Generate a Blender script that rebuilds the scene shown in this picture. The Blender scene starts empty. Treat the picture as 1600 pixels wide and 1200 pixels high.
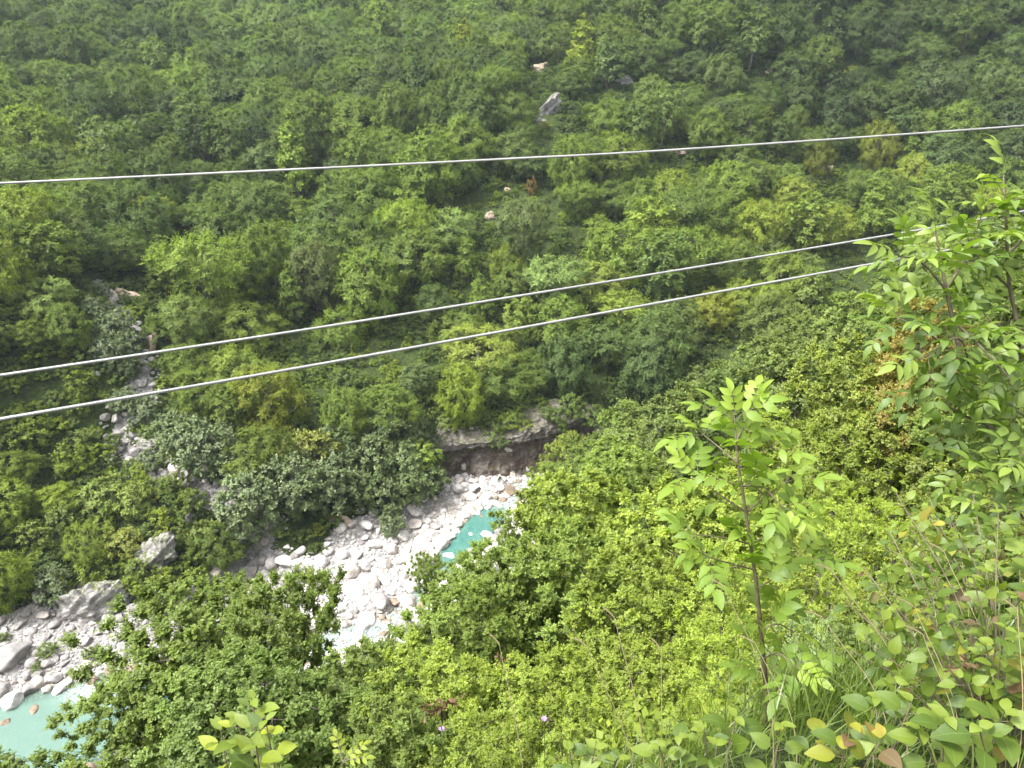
import bpy, math, random
import numpy as np
from mathutils import Vector, Matrix

# ------------------------------------------------------------------ camera, sky, sun, exposure
SC = bpy.context.scene
COL = SC.collection
CAMZ = 70.0
PITCH = math.radians(25.0)
FPX = 1209.0                       # focal length in pixels of the 1600 px wide photograph
cd = bpy.data.cameras.new('camera')
cd.sensor_width = 36.0
cd.lens = FPX / 1600.0 * 36.0
cd.clip_start = 0.05
cd.clip_end = 3000.0
cam = bpy.data.objects.new('camera', cd)
COL.objects.link(cam)
cam.location = (0, 0, CAMZ)
cam.rotation_euler = (math.radians(90) - PITCH, 0, 0)
SC.camera = cam

SUN_EL, SUN_AZ = math.radians(58), math.radians(-110)      # azimuth measured from +Y towards +X
w = bpy.data.worlds.new('World')
SC.world = w
w.use_nodes = True
wn = w.node_tree
bg = wn.nodes['Background']
sky = wn.nodes.new('ShaderNodeTexSky')
sky.sky_type = 'NISHITA'
sky.sun_disc = False
sky.sun_elevation = SUN_EL
sky.sun_rotation = SUN_AZ
sky.air_density = 1.0
sky.dust_density = 5.0
sky.ozone_density = 1.0
hs = wn.nodes.new('ShaderNodeHueSaturation')               # overcast: the cloud layer greys the sky
hs.inputs['Saturation'].default_value = 0.12
wn.links.new(sky.outputs[0], hs.inputs['Color'])
wn.links.new(hs.outputs[0], bg.inputs[0])
bg.inputs[1].default_value = 0.115
sl = bpy.data.lights.new('sun', 'SUN')
sl.energy = 1.5
sl.angle = math.radians(13)
sl.color = (1.0, 0.96, 0.9)
sun = bpy.data.objects.new('sun', sl)
COL.objects.link(sun)
sd = Vector((math.sin(SUN_AZ) * math.cos(SUN_EL), math.cos(SUN_AZ) * math.cos(SUN_EL), math.sin(SUN_EL)))
sun.rotation_euler = sd.to_track_quat('Z', 'Y').to_euler()
SC.view_settings.view_transform = 'Standard'
SC.view_settings.look = 'None'
SC.view_settings.gamma = 1
SC.view_settings.exposure = 2.3
cy = SC.cycles
cy.max_bounces = 5
cy.diffuse_bounces = 3
cy.glossy_bounces = 2
cy.transmission_bounces = 4
cy.transparent_max_bounces = 8
cy.volume_bounces = 0
cy.use_denoising = True
cy.denoiser = 'OPENIMAGEDENOISE'
cy.denoising_input_passes = 'RGB_ALBEDO_NORMAL'
cy.denoising_prefilter = 'ACCURATE'
cy.caustics_reflective = False
cy.caustics_refractive = False
cy.use_adaptive_sampling = False

# ------------------------------------------------------------------ maths helpers
CP, SP = math.cos(PITCH), math.sin(PITCH)


def ray(px, py):
    u, v = (px - 800) / FPX, (600 - py) / FPX
    return np.array([u, CP + v * SP, -SP + v * CP])        # at depth 1 along the view axis


def at_depth(px, py, t):
    d = ray(px, py)
    return np.array([0, 0, CAMZ]) + d * t


def at_y(px, py, y, c=0.0):
    d = ray(px, py)
    p = np.array([0, 0, CAMZ]) + d * (y / d[1])
    p[2] -= c
    return p


def at_z(px, py, z):
    d = ray(px, py)
    return np.array([0, 0, CAMZ]) + d * ((z - CAMZ) / d[2])


def project(P):
    P = np.atleast_2d(P)
    dx, dy, dz = P[:, 0], P[:, 1], P[:, 2] - CAMZ
    dep = dy * CP - dz * SP
    up = dy * SP + dz * CP
    dd = np.maximum(dep, 1e-3)
    return 800 + FPX * dx / dd, 600 - FPX * up / dd, dep


def hash2(ix, iy, s):
    n = (ix.astype(np.int64) * 374761393 + iy.astype(np.int64) * 668265263 + s * 974634777) & 0xffffffff
    n = ((n ^ (n >> 13)) * 1274126177) & 0xffffffff
    return ((n ^ (n >> 16)) & 0xffff) / 65535.0


def vnoise(x, y, s=0):
    ix, iy = np.floor(x).astype(np.int64), np.floor(y).astype(np.int64)
    fx, fy = x - ix, y - iy
    fx, fy = fx * fx * (3 - 2 * fx), fy * fy * (3 - 2 * fy)
    a, b = hash2(ix, iy, s), hash2(ix + 1, iy, s)
    c, d = hash2(ix, iy + 1, s), hash2(ix + 1, iy + 1, s)
    return (a * (1 - fx) + b * fx) * (1 - fy) + (c * (1 - fx) + d * fx) * fy


def fbm(x, y, s=0, o=4):
    r, a, t = 0, 0.5, 0
    for i in range(o):
        r = r + a * (vnoise(x, y, s + i * 17) - 0.5) * 2
        x, y, a = x * 2.03 + 11.3, y * 2.03 + 5.7, a * 0.5
    return r


def smooth(a, b, x):
    t = np.clip((x - a) / (b - a), 0, 1)
    return t * t * (3 - 2 * t)


def seg_dist(x, y, poly):
    """Distance to a polyline [(x, y, width)], the width at the nearest point, and its running position."""
    best = np.full(np.shape(x), 1e9)
    wid = np.zeros(np.shape(x))
    for (x0, y0, w0), (x1, y1, w1) in zip(poly[:-1], poly[1:]):
        dx, dy = x1 - x0, y1 - y0
        t = np.clip(((x - x0) * dx + (y - y0) * dy) / (dx * dx + dy * dy), 0, 1)
        d = np.hypot(x - x0 - t * dx, y - y0 - t * dy)
        m = d < best
        best = np.where(m, d, best)
        wid = np.where(m, w0 + t * (w1 - w0), wid)
    return best, wid


# ------------------------------------------------------------------ the shape of the gorge
RIVER = [(-120, 30, 12), (-85, 44, 11), (-60, 55, 9.5), (-50, 60, 8), (-40, 66, 5.5), (-30, 70, 4), (-22, 73, 3.2),
         (-15.5, 77, 2.0), (-11, 85, 1.6), (-8.0, 92, 1.9), (-4.5, 98.5, 2.1), (-1, 105, 1.9), (3.5, 110, 3.0), (12, 113, 3.5), (22, 118, 4),
         (36, 124, 5), (60, 132, 6), (100, 142, 7), (220, 160, 9), (420, 180, 12)]
GULLY_PX = [(150, 425, 130), (165, 455, 125), (190, 500, 119), (222, 560, 113), (222, 605, 109), (228, 640, 106), (180, 665, 103.5), (200, 700, 100.5),
            (250, 735, 97), (330, 775, 93.5), (400, 800, 91)]
GULLY = [tuple(at_y(a, b, y)[:2]) + (wd,) for (a, b, y), wd in zip(GULLY_PX, (0.5, 0.9, 0.7, 0.7, 1.5, 0.9, 0.7, 0.8, 0.7, 1.5, 2.6))]
CLIFF = [(-13.5, 109.6), (-12.0, 110.8), (-9, 111.8), (-4, 111.8), (1, 112.4), (6, 114.0), (10, 116.0), (13, 118.4), (15.5, 121.5)]

ctl = []


def C(x, y, z):
    ctl.append((x, y, z))


def Cy(px, py, y, c=0.0):
    ctl.append(tuple(at_y(px, py, y, c)))


def Cz(px, py, z):
    ctl.append(tuple(at_z(px, py, z)))


# camera side, bank edge and the steep slope below it
for x, y, z in ((-60, -40, 76), (0, -40, 74), (60, -40, 76), (0, -4, 68.6), (-8, -4, 68.5), (8, -4, 68.8), (0, 0.3, 68.4), (1.2, 1.3, 68.2), (3, 1.3, 68.4), (5, 0, 68.8), (-1, 0.6, 68.1),
                (-4, 0, 68), (1.0, 2.4, 67.4), (2.6, 3.2, 66.9), (-1, 2.0, 66.5), (-3, 2, 66), (0, 3.2, 64.8), (1.2, 4.0, 64.2), (1, 5, 61.6), (5, 5, 63.8), (-3, 6, 58.4), (0, 10, 53.2), (-6, 10, 52.0), (8, 10, 56.5), (16, 10, 60.5), (16, 0, 70),
                (-16, 0, 66), (-16, 10, 53), (-16, 24, 38), (-30, 20, 44), (-40, 0, 64), (-60, 10, 58), (0, 20, 41.5), (-8, 22, 37.0), (10, 20, 46.5), (20, 20, 52), (35, 20, 62), (0, 35, 26), (-12, 40, 16.5),
                (-26, 42, 12.5), (-42, 40, 9), (14, 36, 33), (28, 40, 42), (45, 40, 50), (2, 55, 11.5), (-8, 62, 4.6), (-20, 60, 3.6), (-34, 53, 3.2), (16, 55, 21), (30, 60, 31), (48, 62, 41), (70, 60, 50),
                (5, 75, 5), (16, 76, 12), (30, 78, 22), (46, 80, 32), (62, 84, 38), (90, 84, 46), (2.5, 92, 2.8), (10, 95, 5.5), (24, 96, 14), (40, 98, 23), (60, 102, 30), (90, 108, 36), (8, 104, 2.2),
                (20, 110, 4.5), (36, 113, 9), (60, 118, 13), (95, 126, 16), (-90, 20, 30), (-90, 32, 8), (140, 100, 50), (140, 60, 70), (100, 20, 78), (-140, 0, 45)):
    C(x, y, z)
# gravel bar on the far side of the river
for px, py, z in ((20, 1060, 0.9), (60, 1010, 1.1), (150, 1000, 1.0), (40, 960, 1.6), (260, 985, 1.0), (120, 925, 2.2), (400, 960, 0.9), (420, 880, 1.6), (380, 860, 2.4), (500, 900, 1.0), (590, 930, 0.7),
                  (560, 860, 1.3), (620, 830, 0.9), (520, 830, 2.6), (650, 800, 0.8), (700, 770, 0.6), (-120, 1000, 1.6), (-120, 930, 3.0), (-400, 1000, 2)):
    Cz(px, py, z)
# toe, knoll and the left spur
Cy(250, 888, 82, 0); Cy(255, 860, 84.5, 0.2); Cy(265, 800, 89, 0.6); Cy(150, 850, 84.5, 1.5); Cy(60, 880, 80.5, 2); Cy(350, 800, 90.5, 0.3); Cy(180, 770, 91.5, 1.5)
Cy(60, 760, 90, 4); Cy(120, 680, 97, 4); Cy(20, 600, 99, 5); Cy(110, 560, 106, 4); Cy(30, 450, 110, 6); Cy(90, 420, 118, 6); Cy(-150, 450, 104, 6); Cy(-150, 650, 90, 5); Cy(-300, 400, 105, 5)
for a, b, y in GULLY_PX:
    Cy(a, b, y)
Cy(300, 700, 99, 0.5); Cy(330, 640, 105, 4); Cy(450, 700, 101, 4); Cy(560, 740, 101, 3.0); Cy(640, 700, 106, 3.5)
# main far slope
Cy(700, 640, 116, 1.5); Cy(800, 645, 117.5, 0); Cy(900, 640, 120.5, 0.3); C(24, 128, 10); C(45, 136, 13); C(80, 148, 17); C(130, 160, 20)
for px, l in ((300, ((560, 112), (430, 132), (300, 162), (160, 205), (40, 262), (-60, 330))),
              (550, ((580, 114), (450, 137), (320, 165), (170, 208), (60, 262), (0, 315), (-50, 350))),
              (800, ((560, 124), (450, 141), (330, 160), (250, 176), (150, 200), (60, 240), (10, 290), (-50, 335))),
              (1050, ((540, 131), (420, 152), (300, 178), (170, 208), (60, 234), (-30, 268))),
              (1350, ((440, 152), (340, 170), (230, 195), (120, 222), (0, 250), (-90, 285))),
              (1700, ((400, 150), (260, 180), (120, 212), (0, 238), (-90, 265))),
              (60, ((270, 158), (150, 195), (40, 245), (-60, 300))), (-300, ((250, 150), (80, 210), (-60, 280))), (2100, ((260, 170), (0, 230)))):
    for py, y in l:
        Cy(px, py, y, 6)
for x, y, z in ((-300, 560, 170), (0, 560, 175), (300, 560, 180), (-420, 200, 90), (420, 240, 110), (-420, -100, 90), (420, -100, 110), (0, -130, 85)):
    C(x, y, z)
ctl = np.array(ctl)


def tps_fit(P, z, lam=0.6):
    n = len(P)
    d = np.hypot(P[:, None, 0] - P[None, :, 0], P[:, None, 1] - P[None, :, 1])
    K = np.where(d > 0, d * d * np.log(np.maximum(d, 1e-9)), 0) + lam * np.eye(n)
    Q = np.c_[np.ones(n), P]
    A = np.zeros((n + 3, n + 3))
    A[:n, :n] = K; A[:n, n:] = Q; A[n:, :n] = Q.T
    return np.linalg.solve(A, np.r_[z, 0, 0, 0])


WT = tps_fit(ctl[:, :2], ctl[:, 2])


def tps(x, y):
    s = np.shape(x)
    x, y = np.ravel(x), np.ravel(y)
    out = np.empty(len(x))
    for i in range(0, len(x), 20000):
        a, b = x[i:i + 20000], y[i:i + 20000]
        d2 = (a[:, None] - ctl[None, :, 0]) ** 2 + (b[:, None] - ctl[None, :, 1]) ** 2
        out[i:i + 20000] = (0.5 * d2 * np.log(np.maximum(d2, 1e-12))) @ WT[:-3] + WT[-3] + WT[-2] * a + WT[-1] * b
    return out.reshape(s)


def cliff_side(x, y):
    """Signed distance behind the foot line of the cliff and how much the cliff counts there."""
    best = np.full(np.shape(x), 1e9); s = np.zeros(np.shape(x))
    for (x0, y0), (x1, y1) in zip(CLIFF[:-1], CLIFF[1:]):
        dx, dy = x1 - x0, y1 - y0
        L = math.hypot(dx, dy)
        t = np.clip(((x - x0) * dx + (y - y0) * dy) / (L * L), 0, 1)
        d = np.hypot(x - x0 - t * dx, y - y0 - t * dy)
        sg = np.sign(dx * (y - y0) - dy * (x - x0))
        m = d < best
        best = np.where(m, d, best); s = np.where(m, d * sg, s)
    return s, smooth(-14.6, -13.0, x) * (1 - smooth(14.5, 17, x))


def height(x, y):
    h = tps(x, y)
    far = smooth(104, 125, y) * (1 - smooth(400, 500, y) * 0.5)
    h = h + fbm(x * 0.06, y * 0.06, 3) * 2.2 * far + fbm(x * 0.3, y * 0.3, 9, 3) * 0.5 * smooth(3, 8, h) * smooth(4, 14, y)
    h = h + fbm(x * 0.017 + 3.3, y * 0.015, 41, 2) * 9.0 * smooth(138, 175, y) * (1 - smooth(380, 480, y))
    s, cw = cliff_side(x, y)
    h = np.where((s < 2.4) & (s > -3.0) & (cw > 0.3), np.minimum(h, 0.35), h)
    d, wd = seg_dist(x, y, RIVER)
    h = h + (fbm(x * 0.5, y * 0.5, 21, 3) * 0.25) * (1 - smooth(2.5, 4, h)) * (y > 40)
    pc = at_z(722, 848, 0); pool = np.exp(-((x - pc[0]) ** 2 + (y - pc[1]) ** 2) / 16.0) + smooth(-36, -46, x) + smooth(20, 30, x)
    bed = -0.12 - (0.2 + 1.2 * np.clip(pool, 0, 1)) * (1 - smooth(0.3, 1.0, d / wd)) + fbm(x * 0.7, y * 0.7, 31, 3) * 0.28
    k = smooth(0.85, 1.45, d / wd)
    low = np.minimum(h, np.maximum(bed, -1.8))
    h = low * (1 - k) + np.where(y > 40, np.maximum(h, 0.14), h) * k
    d, wd = seg_dist(x, y, GULLY)
    h = h - 0.9 * (1 - smooth(0.5, 2.0, d / wd))
    return h


def axis(core0, core1, step, lo, hi, grow=1.22):
    a = list(np.arange(core0, core1 + 1e-6, step))
    s, v = step, a[-1]
    while v < hi:
        s *= grow; v += s; a.append(v)
    s, v = step, a[0]
    while v > lo:
        s *= grow; v -= s; a.insert(0, v)
    return np.array(a)


GX = axis(-125, 150, 1.0, -430, 430)
GY = np.r_[axis(-3, 10, 0.5, -140, 10)[:-1], axis(10, 330, 1.0, 10, 560)]
GXX, GYY = np.meshgrid(GX, GY)
GZ = height(GXX, GYY)


def ground(x, y):
    x = np.asarray(x, float); y = np.asarray(y, float)
    i = np.clip(np.searchsorted(GX, x) - 1, 0, len(GX) - 2)
    j = np.clip(np.searchsorted(GY, y) - 1, 0, len(GY) - 2)
    fx = np.clip((x - GX[i]) / (GX[i + 1] - GX[i]), 0, 1)
    fy = np.clip((y - GY[j]) / (GY[j + 1] - GY[j]), 0, 1)
    return (GZ[j, i] * (1 - fx) + GZ[j, i + 1] * fx) * (1 - fy) + (GZ[j + 1, i] * (1 - fx) + GZ[j + 1, i + 1] * fx) * fy


TT = np.r_[np.arange(1.5, 60, 0.25), np.arange(60, 420, 0.5)]


def hit(px, py, zoff=0.0, tmin=1.5):
    """First point where the line of sight through a pixel meets the ground (raised by zoff)."""
    d = ray(px, py)
    t = TT[TT >= tmin]
    P = np.array([0, 0, CAMZ])[None] + d[None] * t[:, None]
    g = ground(P[:, 0], P[:, 1]) + zoff
    k = np.argmax(P[:, 2] < g)
    if P[k, 2] >= g[k]:
        return None
    if k == 0:
        return P[0]
    a = (P[k - 1, 2] - g[k - 1]); b = (P[k, 2] - g[k])
    return P[k - 1] + (P[k] - P[k - 1]) * (a / (a - b))


# ------------------------------------------------------------------ object helpers
def mesh_np(name, V, F, mats=(), rnd=None, uv=None, smooth_=False, attrs=None, matidx=None):
    """One mesh from a vertex array and a face array (all faces of one size) or a list of such arrays."""
    me = bpy.data.meshes.new(name)
    V = np.asarray(V, np.float32)
    Fs = F if isinstance(F, list) else [F]
    Fs = [np.asarray(f, np.int32) for f in Fs if len(f)]
    me.vertices.add(len(V)); me.vertices.foreach_set('co', V.ravel())
    loops = np.concatenate([f.ravel() for f in Fs])
    tot = np.concatenate([np.full(len(f), f.shape[1], np.int32) for f in Fs])
    st = np.r_[0, np.cumsum(tot)[:-1]].astype(np.int32)
    me.loops.add(len(loops)); me.loops.foreach_set('vertex_index', loops)
    me.polygons.add(len(tot)); me.polygons.foreach_set('loop_start', st)
    if smooth_:
        me.polygons.foreach_set('use_smooth', np.ones(len(tot), bool))
    if matidx is not None:
        me.polygons.foreach_set('material_index', np.asarray(matidx, np.int32))
    if rnd is not None:
        a = me.attributes.new('rnd', 'FLOAT', 'POINT'); a.data.foreach_set('value', np.asarray(rnd, np.float32))
    for k, v in (attrs or {}).items():
        a = me.attributes.new(k, 'FLOAT', 'POINT'); a.data.foreach_set('value', np.asarray(v, np.float32))
    if uv is not None:
        l = me.uv_layers.new(name='UVMap'); l.data.foreach_set('uv', np.asarray(uv, np.float32)[loops].ravel())
    for m in mats:
        me.materials.append(m)
    me.update(calc_edges=True)
    return me


def link(name, me, parent=None, loc=None):
    o = bpy.data.objects.new(name, me)
    COL.objects.link(o)
    if parent is not None:
        o.parent = parent
    if loc is not None:
        o.location = tuple(float(v) for v in loc)
    return o


def tag(o, label=None, cat=None, group=None, kind=None):
    if label: o['label'] = label
    if cat: o['category'] = cat
    if group: o['group'] = group
    if kind: o['kind'] = kind
    return o


def add_copy(src, parent=None):
    o = src.copy(); COL.objects.link(o); o.parent = parent
    return o


# ------------------------------------------------------------------ materials
class NT:
    def __init__(s, name):
        s.m = bpy.data.materials.new(name); s.m.use_nodes = True
        s.t = s.m.node_tree; s.t.nodes.clear()
        s.out = s.n('ShaderNodeOutputMaterial')

    def n(s, typ, **kw):
        nd = s.t.nodes.new(typ)
        for k, v in kw.items():
            if k.startswith('_'):
                setattr(nd, k[1:], v)
        return nd

    def l(s, a, b):
        s.t.links.new(a, b)

    def noise(s, scale, detail=4, vec=None, rough=0.55, dist=0.0):
        nd = s.n('ShaderNodeTexNoise'); nd.inputs['Scale'].default_value = scale
        nd.inputs['Detail'].default_value = detail; nd.inputs['Roughness'].default_value = rough; nd.inputs['Distortion'].default_value = dist
        if vec is not None: s.l(vec, nd.inputs['Vector'])
        return nd.outputs['Fac']

    def ramp(s, fac, pts):
        nd = s.n('ShaderNodeValToRGB'); el = nd.color_ramp.elements
        while len(el) < len(pts): el.new(0.5)
        for e, (p, c) in zip(el, pts):
            e.position = p; e.color = (*c, 1) if len(c) == 3 else c
        s.l(fac, nd.inputs['Fac'])
        return nd.outputs['Color']

    def mix(s, fac, a, b, mode='MIX'):
        nd = s.n('ShaderNodeMix'); nd.data_type = 'RGBA'; nd.blend_type = mode
        for v, i in ((fac, 0), (a, 6), (b, 7)):
            if hasattr(v, 'links'): s.l(v, nd.inputs[i])
            else: nd.inputs[i].default_value = v if i == 0 else (*v, 1)
        return nd.outputs[2]

    def math(s, op, a, b=0.0, c=None):
        nd = s.n('ShaderNodeMath'); nd.operation = op
        for i, v in enumerate((a, b) if c is None else (a, b, c)):
            if hasattr(v, 'links'): s.l(v, nd.inputs[i])
            else: nd.inputs[i].default_value = v
        return nd.outputs[0]

    def attr(s, name, typ='GEOMETRY', out='Fac'):
        nd = s.n('ShaderNodeAttribute'); nd.attribute_name = name; nd.attribute_type = typ
        return nd.outputs[out]

    def bump(s, h, strength=0.5, dist=0.05):
        nd = s.n('ShaderNodeBump'); nd.inputs['Strength'].default_value = strength; nd.inputs['Distance'].default_value = dist
        s.l(h, nd.inputs['Height'])
        return nd.outputs['Normal']


def leaf_material(name, color=None, transl=0.38, gloss=0.02, rough=0.6, veins=False, spread=1.0, spots=None):
    """Two-sided leaf: the plant's own tint, leaf-to-leaf variation, light let through, a faint sheen."""
    k = NT(name)
    if color is None:
        c = k.attr('tint', 'INSTANCER', 'Color')
    else:
        c = k.n('ShaderNodeRGB'); c.outputs[0].default_value = (*color, 1); c = c.outputs[0]
    rnd = k.attr('rnd')
    hv = k.n('ShaderNodeHueSaturation')
    mr = k.n('ShaderNodeMapRange'); k.l(rnd, mr.inputs[0]); mr.inputs[3].default_value = 1 - 0.42 * spread; mr.inputs[4].default_value = 1 + 0.5 * spread
    k.l(mr.outputs[0], hv.inputs['Value'])
    mh = k.n('ShaderNodeMapRange'); k.l(rnd, mh.inputs[0]); mh.inputs[3].default_value = 0.5 + 0.010 * spread; mh.inputs[4].default_value = 0.5 - 0.028 * spread
    k.l(mh.outputs[0], hv.inputs['Hue'])
    k.l(c, hv.inputs['Color'])
    col = hv.outputs[0]
    nrm = None
    if veins:
        uv = k.n('ShaderNodeUVMap'); sx = k.n('ShaderNodeSeparateXYZ'); k.l(uv.outputs[0], sx.inputs[0])
        u = k.math('ABSOLUTE', sx.outputs[0])
        ph = k.math('SUBTRACT', k.math('MULTIPLY', sx.outputs[1], 44), k.math('MULTIPLY', u, 14))
        ve = k.math('POWER', k.math('ABSOLUTE', k.math('COSINE', ph)), 10)
        mid = k.math('LESS_THAN', u, 0.05)
        vm = k.math('MAXIMUM', k.math('MULTIPLY', ve, 0.3), k.math('MULTIPLY', mid, 0.8))
        col = k.mix(k.math('MULTIPLY', vm, 0.35), col, (0.20, 0.28, 0.08))
        if spots:
            tc = k.n('ShaderNodeTexCoord')
            sp = k.ramp(k.noise(9, 4, tc.outputs['Object']), [(0.55, (0, 0, 0)), (0.7, (1, 1, 1))])
            col = k.mix(k.math('MULTIPLY', sp, 0.7), col, spots)
        nrm = k.bump(k.math('SUBTRACT', 1.0, vm), 0.4, 0.002)
    else:
        tc = k.n('ShaderNodeTexCoord')
        patch = k.noise(0.55, 2, tc.outputs['Object'])
        mr2 = k.n('ShaderNodeMapRange'); k.l(patch, mr2.inputs[0]); mr2.inputs[1].default_value = 0.3; mr2.inputs[2].default_value = 0.7
        mr2.inputs[3].default_value = 0.78; mr2.inputs[4].default_value = 1.25
        h2 = k.n('ShaderNodeHueSaturation'); k.l(mr2.outputs[0], h2.inputs['Value']); k.l(col, h2.inputs['Color']); col = h2.outputs[0]
    df = k.n('ShaderNodeBsdfDiffuse'); k.l(col, df.inputs[0])
    tr = k.n('ShaderNodeBsdfTranslucent')
    tcol = k.mix(1.0, col, (1.25, 1.45, 0.55), 'MULTIPLY'); k.l(tcol, tr.inputs[0])
    m1 = k.n('ShaderNodeMixShader'); m1.inputs[0].default_value = transl; k.l(df.outputs[0], m1.inputs[1]); k.l(tr.outputs[0], m1.inputs[2])
    gl = k.n('ShaderNodeBsdfGlossy'); gl.inputs['Roughness'].default_value = rough; gl.inputs[0].default_value = (0.9, 0.95, 1, 1)
    m2 = k.n('ShaderNodeMixShader'); m2.inputs[0].default_value = gloss; k.l(m1.outputs[0], m2.inputs[1]); k.l(gl.outputs[0], m2.inputs[2])
    if nrm is not None:
        k.l(nrm, df.inputs['Normal']); k.l(nrm, gl.inputs['Normal'])
    k.l(m2.outputs[0], k.out.inputs[0])
    return k.m


def rock_colour(k, vec, light, dark, scale=1.0):
    a = k.noise(1.3 * scale, 6, vec, 0.6)
    b = k.noise(9 * scale, 5, vec, 0.65)
    c = k.ramp(a, [(0.3, dark), (0.62, light)])
    return k.mix(k.math('MULTIPLY', b, 0.4), c, tuple(v * 0.55 for v in dark)), a, b


def rock_material(name, light, dark, scale=1.0, moss=0.0, bumpd=0.08, strata=0.0, stain_shade=None, use_tint=False):
    k = NT(name)
    tc = k.n('ShaderNodeTexCoord')
    vec = tc.outputs['Object']
    col, a, b = rock_colour(k, vec, light, dark, scale)
    cr = k.n('ShaderNodeTexVoronoi'); cr.feature = 'DISTANCE_TO_EDGE'; cr.inputs['Scale'].default_value = 1.6 * scale
    wv = k.n('ShaderNodeVectorMath'); wv.operation = 'ADD'
    nz = k.n('ShaderNodeTexNoise'); nz.inputs['Scale'].default_value = 2.0 * scale; k.l(vec, nz.inputs['Vector'])
    k.l(vec, wv.inputs[0]); k.l(nz.outputs['Color'], wv.inputs[1]); k.l(wv.outputs[0], cr.inputs['Vector'])
    crack = k.ramp(cr.outputs['Distance'], [(0.0, (1, 1, 1)), (0.05, (0, 0, 0))])
    col = k.mix(k.math('MULTIPLY', crack, 0.35), col, tuple(v * 0.35 for v in dark))
    h = k.math('ADD', k.math('MULTIPLY', a, 1.0), k.math('MULTIPLY', b, 0.4))
    h = k.math('SUBTRACT', h, k.math('MULTIPLY', crack, 0.25))
    if strata:
        sx = k.n('ShaderNodeSeparateXYZ'); k.l(vec, sx.inputs[0])
        st = k.noise(1.0, 3)
        mp = k.n('ShaderNodeMapping'); mp.inputs['Scale'].default_value = (0.25, 0.25, strata); mp.inputs['Rotation'].default_value = (0.08, 0.12, 0); k.l(vec, mp.inputs[0])
        sn = k.noise(1.6, 5, mp.outputs[0], 0.6)
        col = k.mix(k.math('MULTIPLY', k.ramp(sn, [(0.42, (1, 1, 1)), (0.55, (0, 0, 0))]), 0.45), col, tuple(v * 0.5 for v in dark))
        h = k.math('ADD', h, k.math('MULTIPLY', sn, 1.2))
    if stain_shade:
        ws = k.attr('stain_shade')
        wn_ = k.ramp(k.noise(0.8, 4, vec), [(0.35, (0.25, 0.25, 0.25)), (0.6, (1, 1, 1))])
        stc = k.ramp(k.noise(2.2, 5, vec, 0.65), [(0.3, stain_shade[0]), (0.66, stain_shade[1])])
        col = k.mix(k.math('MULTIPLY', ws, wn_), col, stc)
    if use_tint:
        col = k.mix(1.0, col, k.attr('tint', 'INSTANCER', 'Color'), 'MULTIPLY')
    if moss:
        gm = k.n('ShaderNodeNewGeometry'); sx = k.n('ShaderNodeSeparateXYZ'); k.l(gm.outputs['Normal'], sx.inputs[0])
        up = k.ramp(sx.outputs[2], [(0.45, (0, 0, 0)), (0.8, (1, 1, 1))])
        mm = k.math('MULTIPLY', up, k.ramp(k.noise(1.5, 5, vec, 0.7), [(0.42, (0, 0, 0)), (0.55, (1, 1, 1))]))
        col = k.mix(k.math('MULTIPLY', mm, moss), col, (0.07, 0.085, 0.02))
    p = k.n('ShaderNodeBsdfPrincipled'); p.inputs['Roughness'].default_value = 0.85
    p.inputs['Specular IOR Level'].default_value = 0.25
    k.l(col, p.inputs['Base Color']); k.l(k.bump(h, 0.9, bumpd), p.inputs['Normal'])
    k.l(p.outputs[0], k.out.inputs[0])
    return k.m


M_LEAF = leaf_material('leaf', gloss=0.012, spread=0.75)
M_WILLOW = leaf_material('willow_leaf', transl=0.25, gloss=0.035, spread=0.8)
M_NEAR = leaf_material('near_leaf', transl=0.42, gloss=0.02, spread=0.75)
M_BOULDER = rock_material('limestone', (0.46, 0.445, 0.43), (0.22, 0.21, 0.205), 1.0, use_tint=True)
M_CRAG = rock_material('grey_crag', (0.36, 0.35, 0.345), (0.14, 0.135, 0.135), 0.8, moss=0.7, bumpd=0.25, strata=2.5)
M_SLAB = rock_material('weathered_slab', (0.48, 0.46, 0.44), (0.20, 0.19, 0.18), 0.7, moss=0.95, bumpd=0.25, strata=2.0)
M_EARTH = rock_material('bare_earth', (0.50, 0.40, 0.31), (0.30, 0.23, 0.17), 0.8, bumpd=0.2)
M_CLIFF = rock_material('cliff_rock', (0.33, 0.295, 0.265), (0.115, 0.10, 0.088), 0.9, moss=0.85, bumpd=0.35, strata=2.2, stain_shade=((0.050, 0.036, 0.026), (0.115, 0.08, 0.055)))  # brown stain of the undercut, its colour darkened to include the recess shade

k = NT('bark')
tc = k.n('ShaderNodeTexCoord')
mp = k.n('ShaderNodeMapping'); mp.inputs['Scale'].default_value = (1, 1, 0.25); k.l(tc.outputs['Object'], mp.inputs[0])
c = k.ramp(k.noise(14, 5, mp.outputs[0]), [(0.3, (0.035, 0.028, 0.02)), (0.7, (0.14, 0.12, 0.095))])
p = k.n('ShaderNodeBsdfPrincipled'); p.inputs['Roughness'].default_value = 0.9; k.l(c, p.inputs['Base Color'])
k.l(k.bump(k.noise(20, 4, mp.outputs[0]), 0.6, 0.02), p.inputs['Normal']); k.l(p.outputs[0], k.out.inputs[0])
M_BARK = k.m

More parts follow.
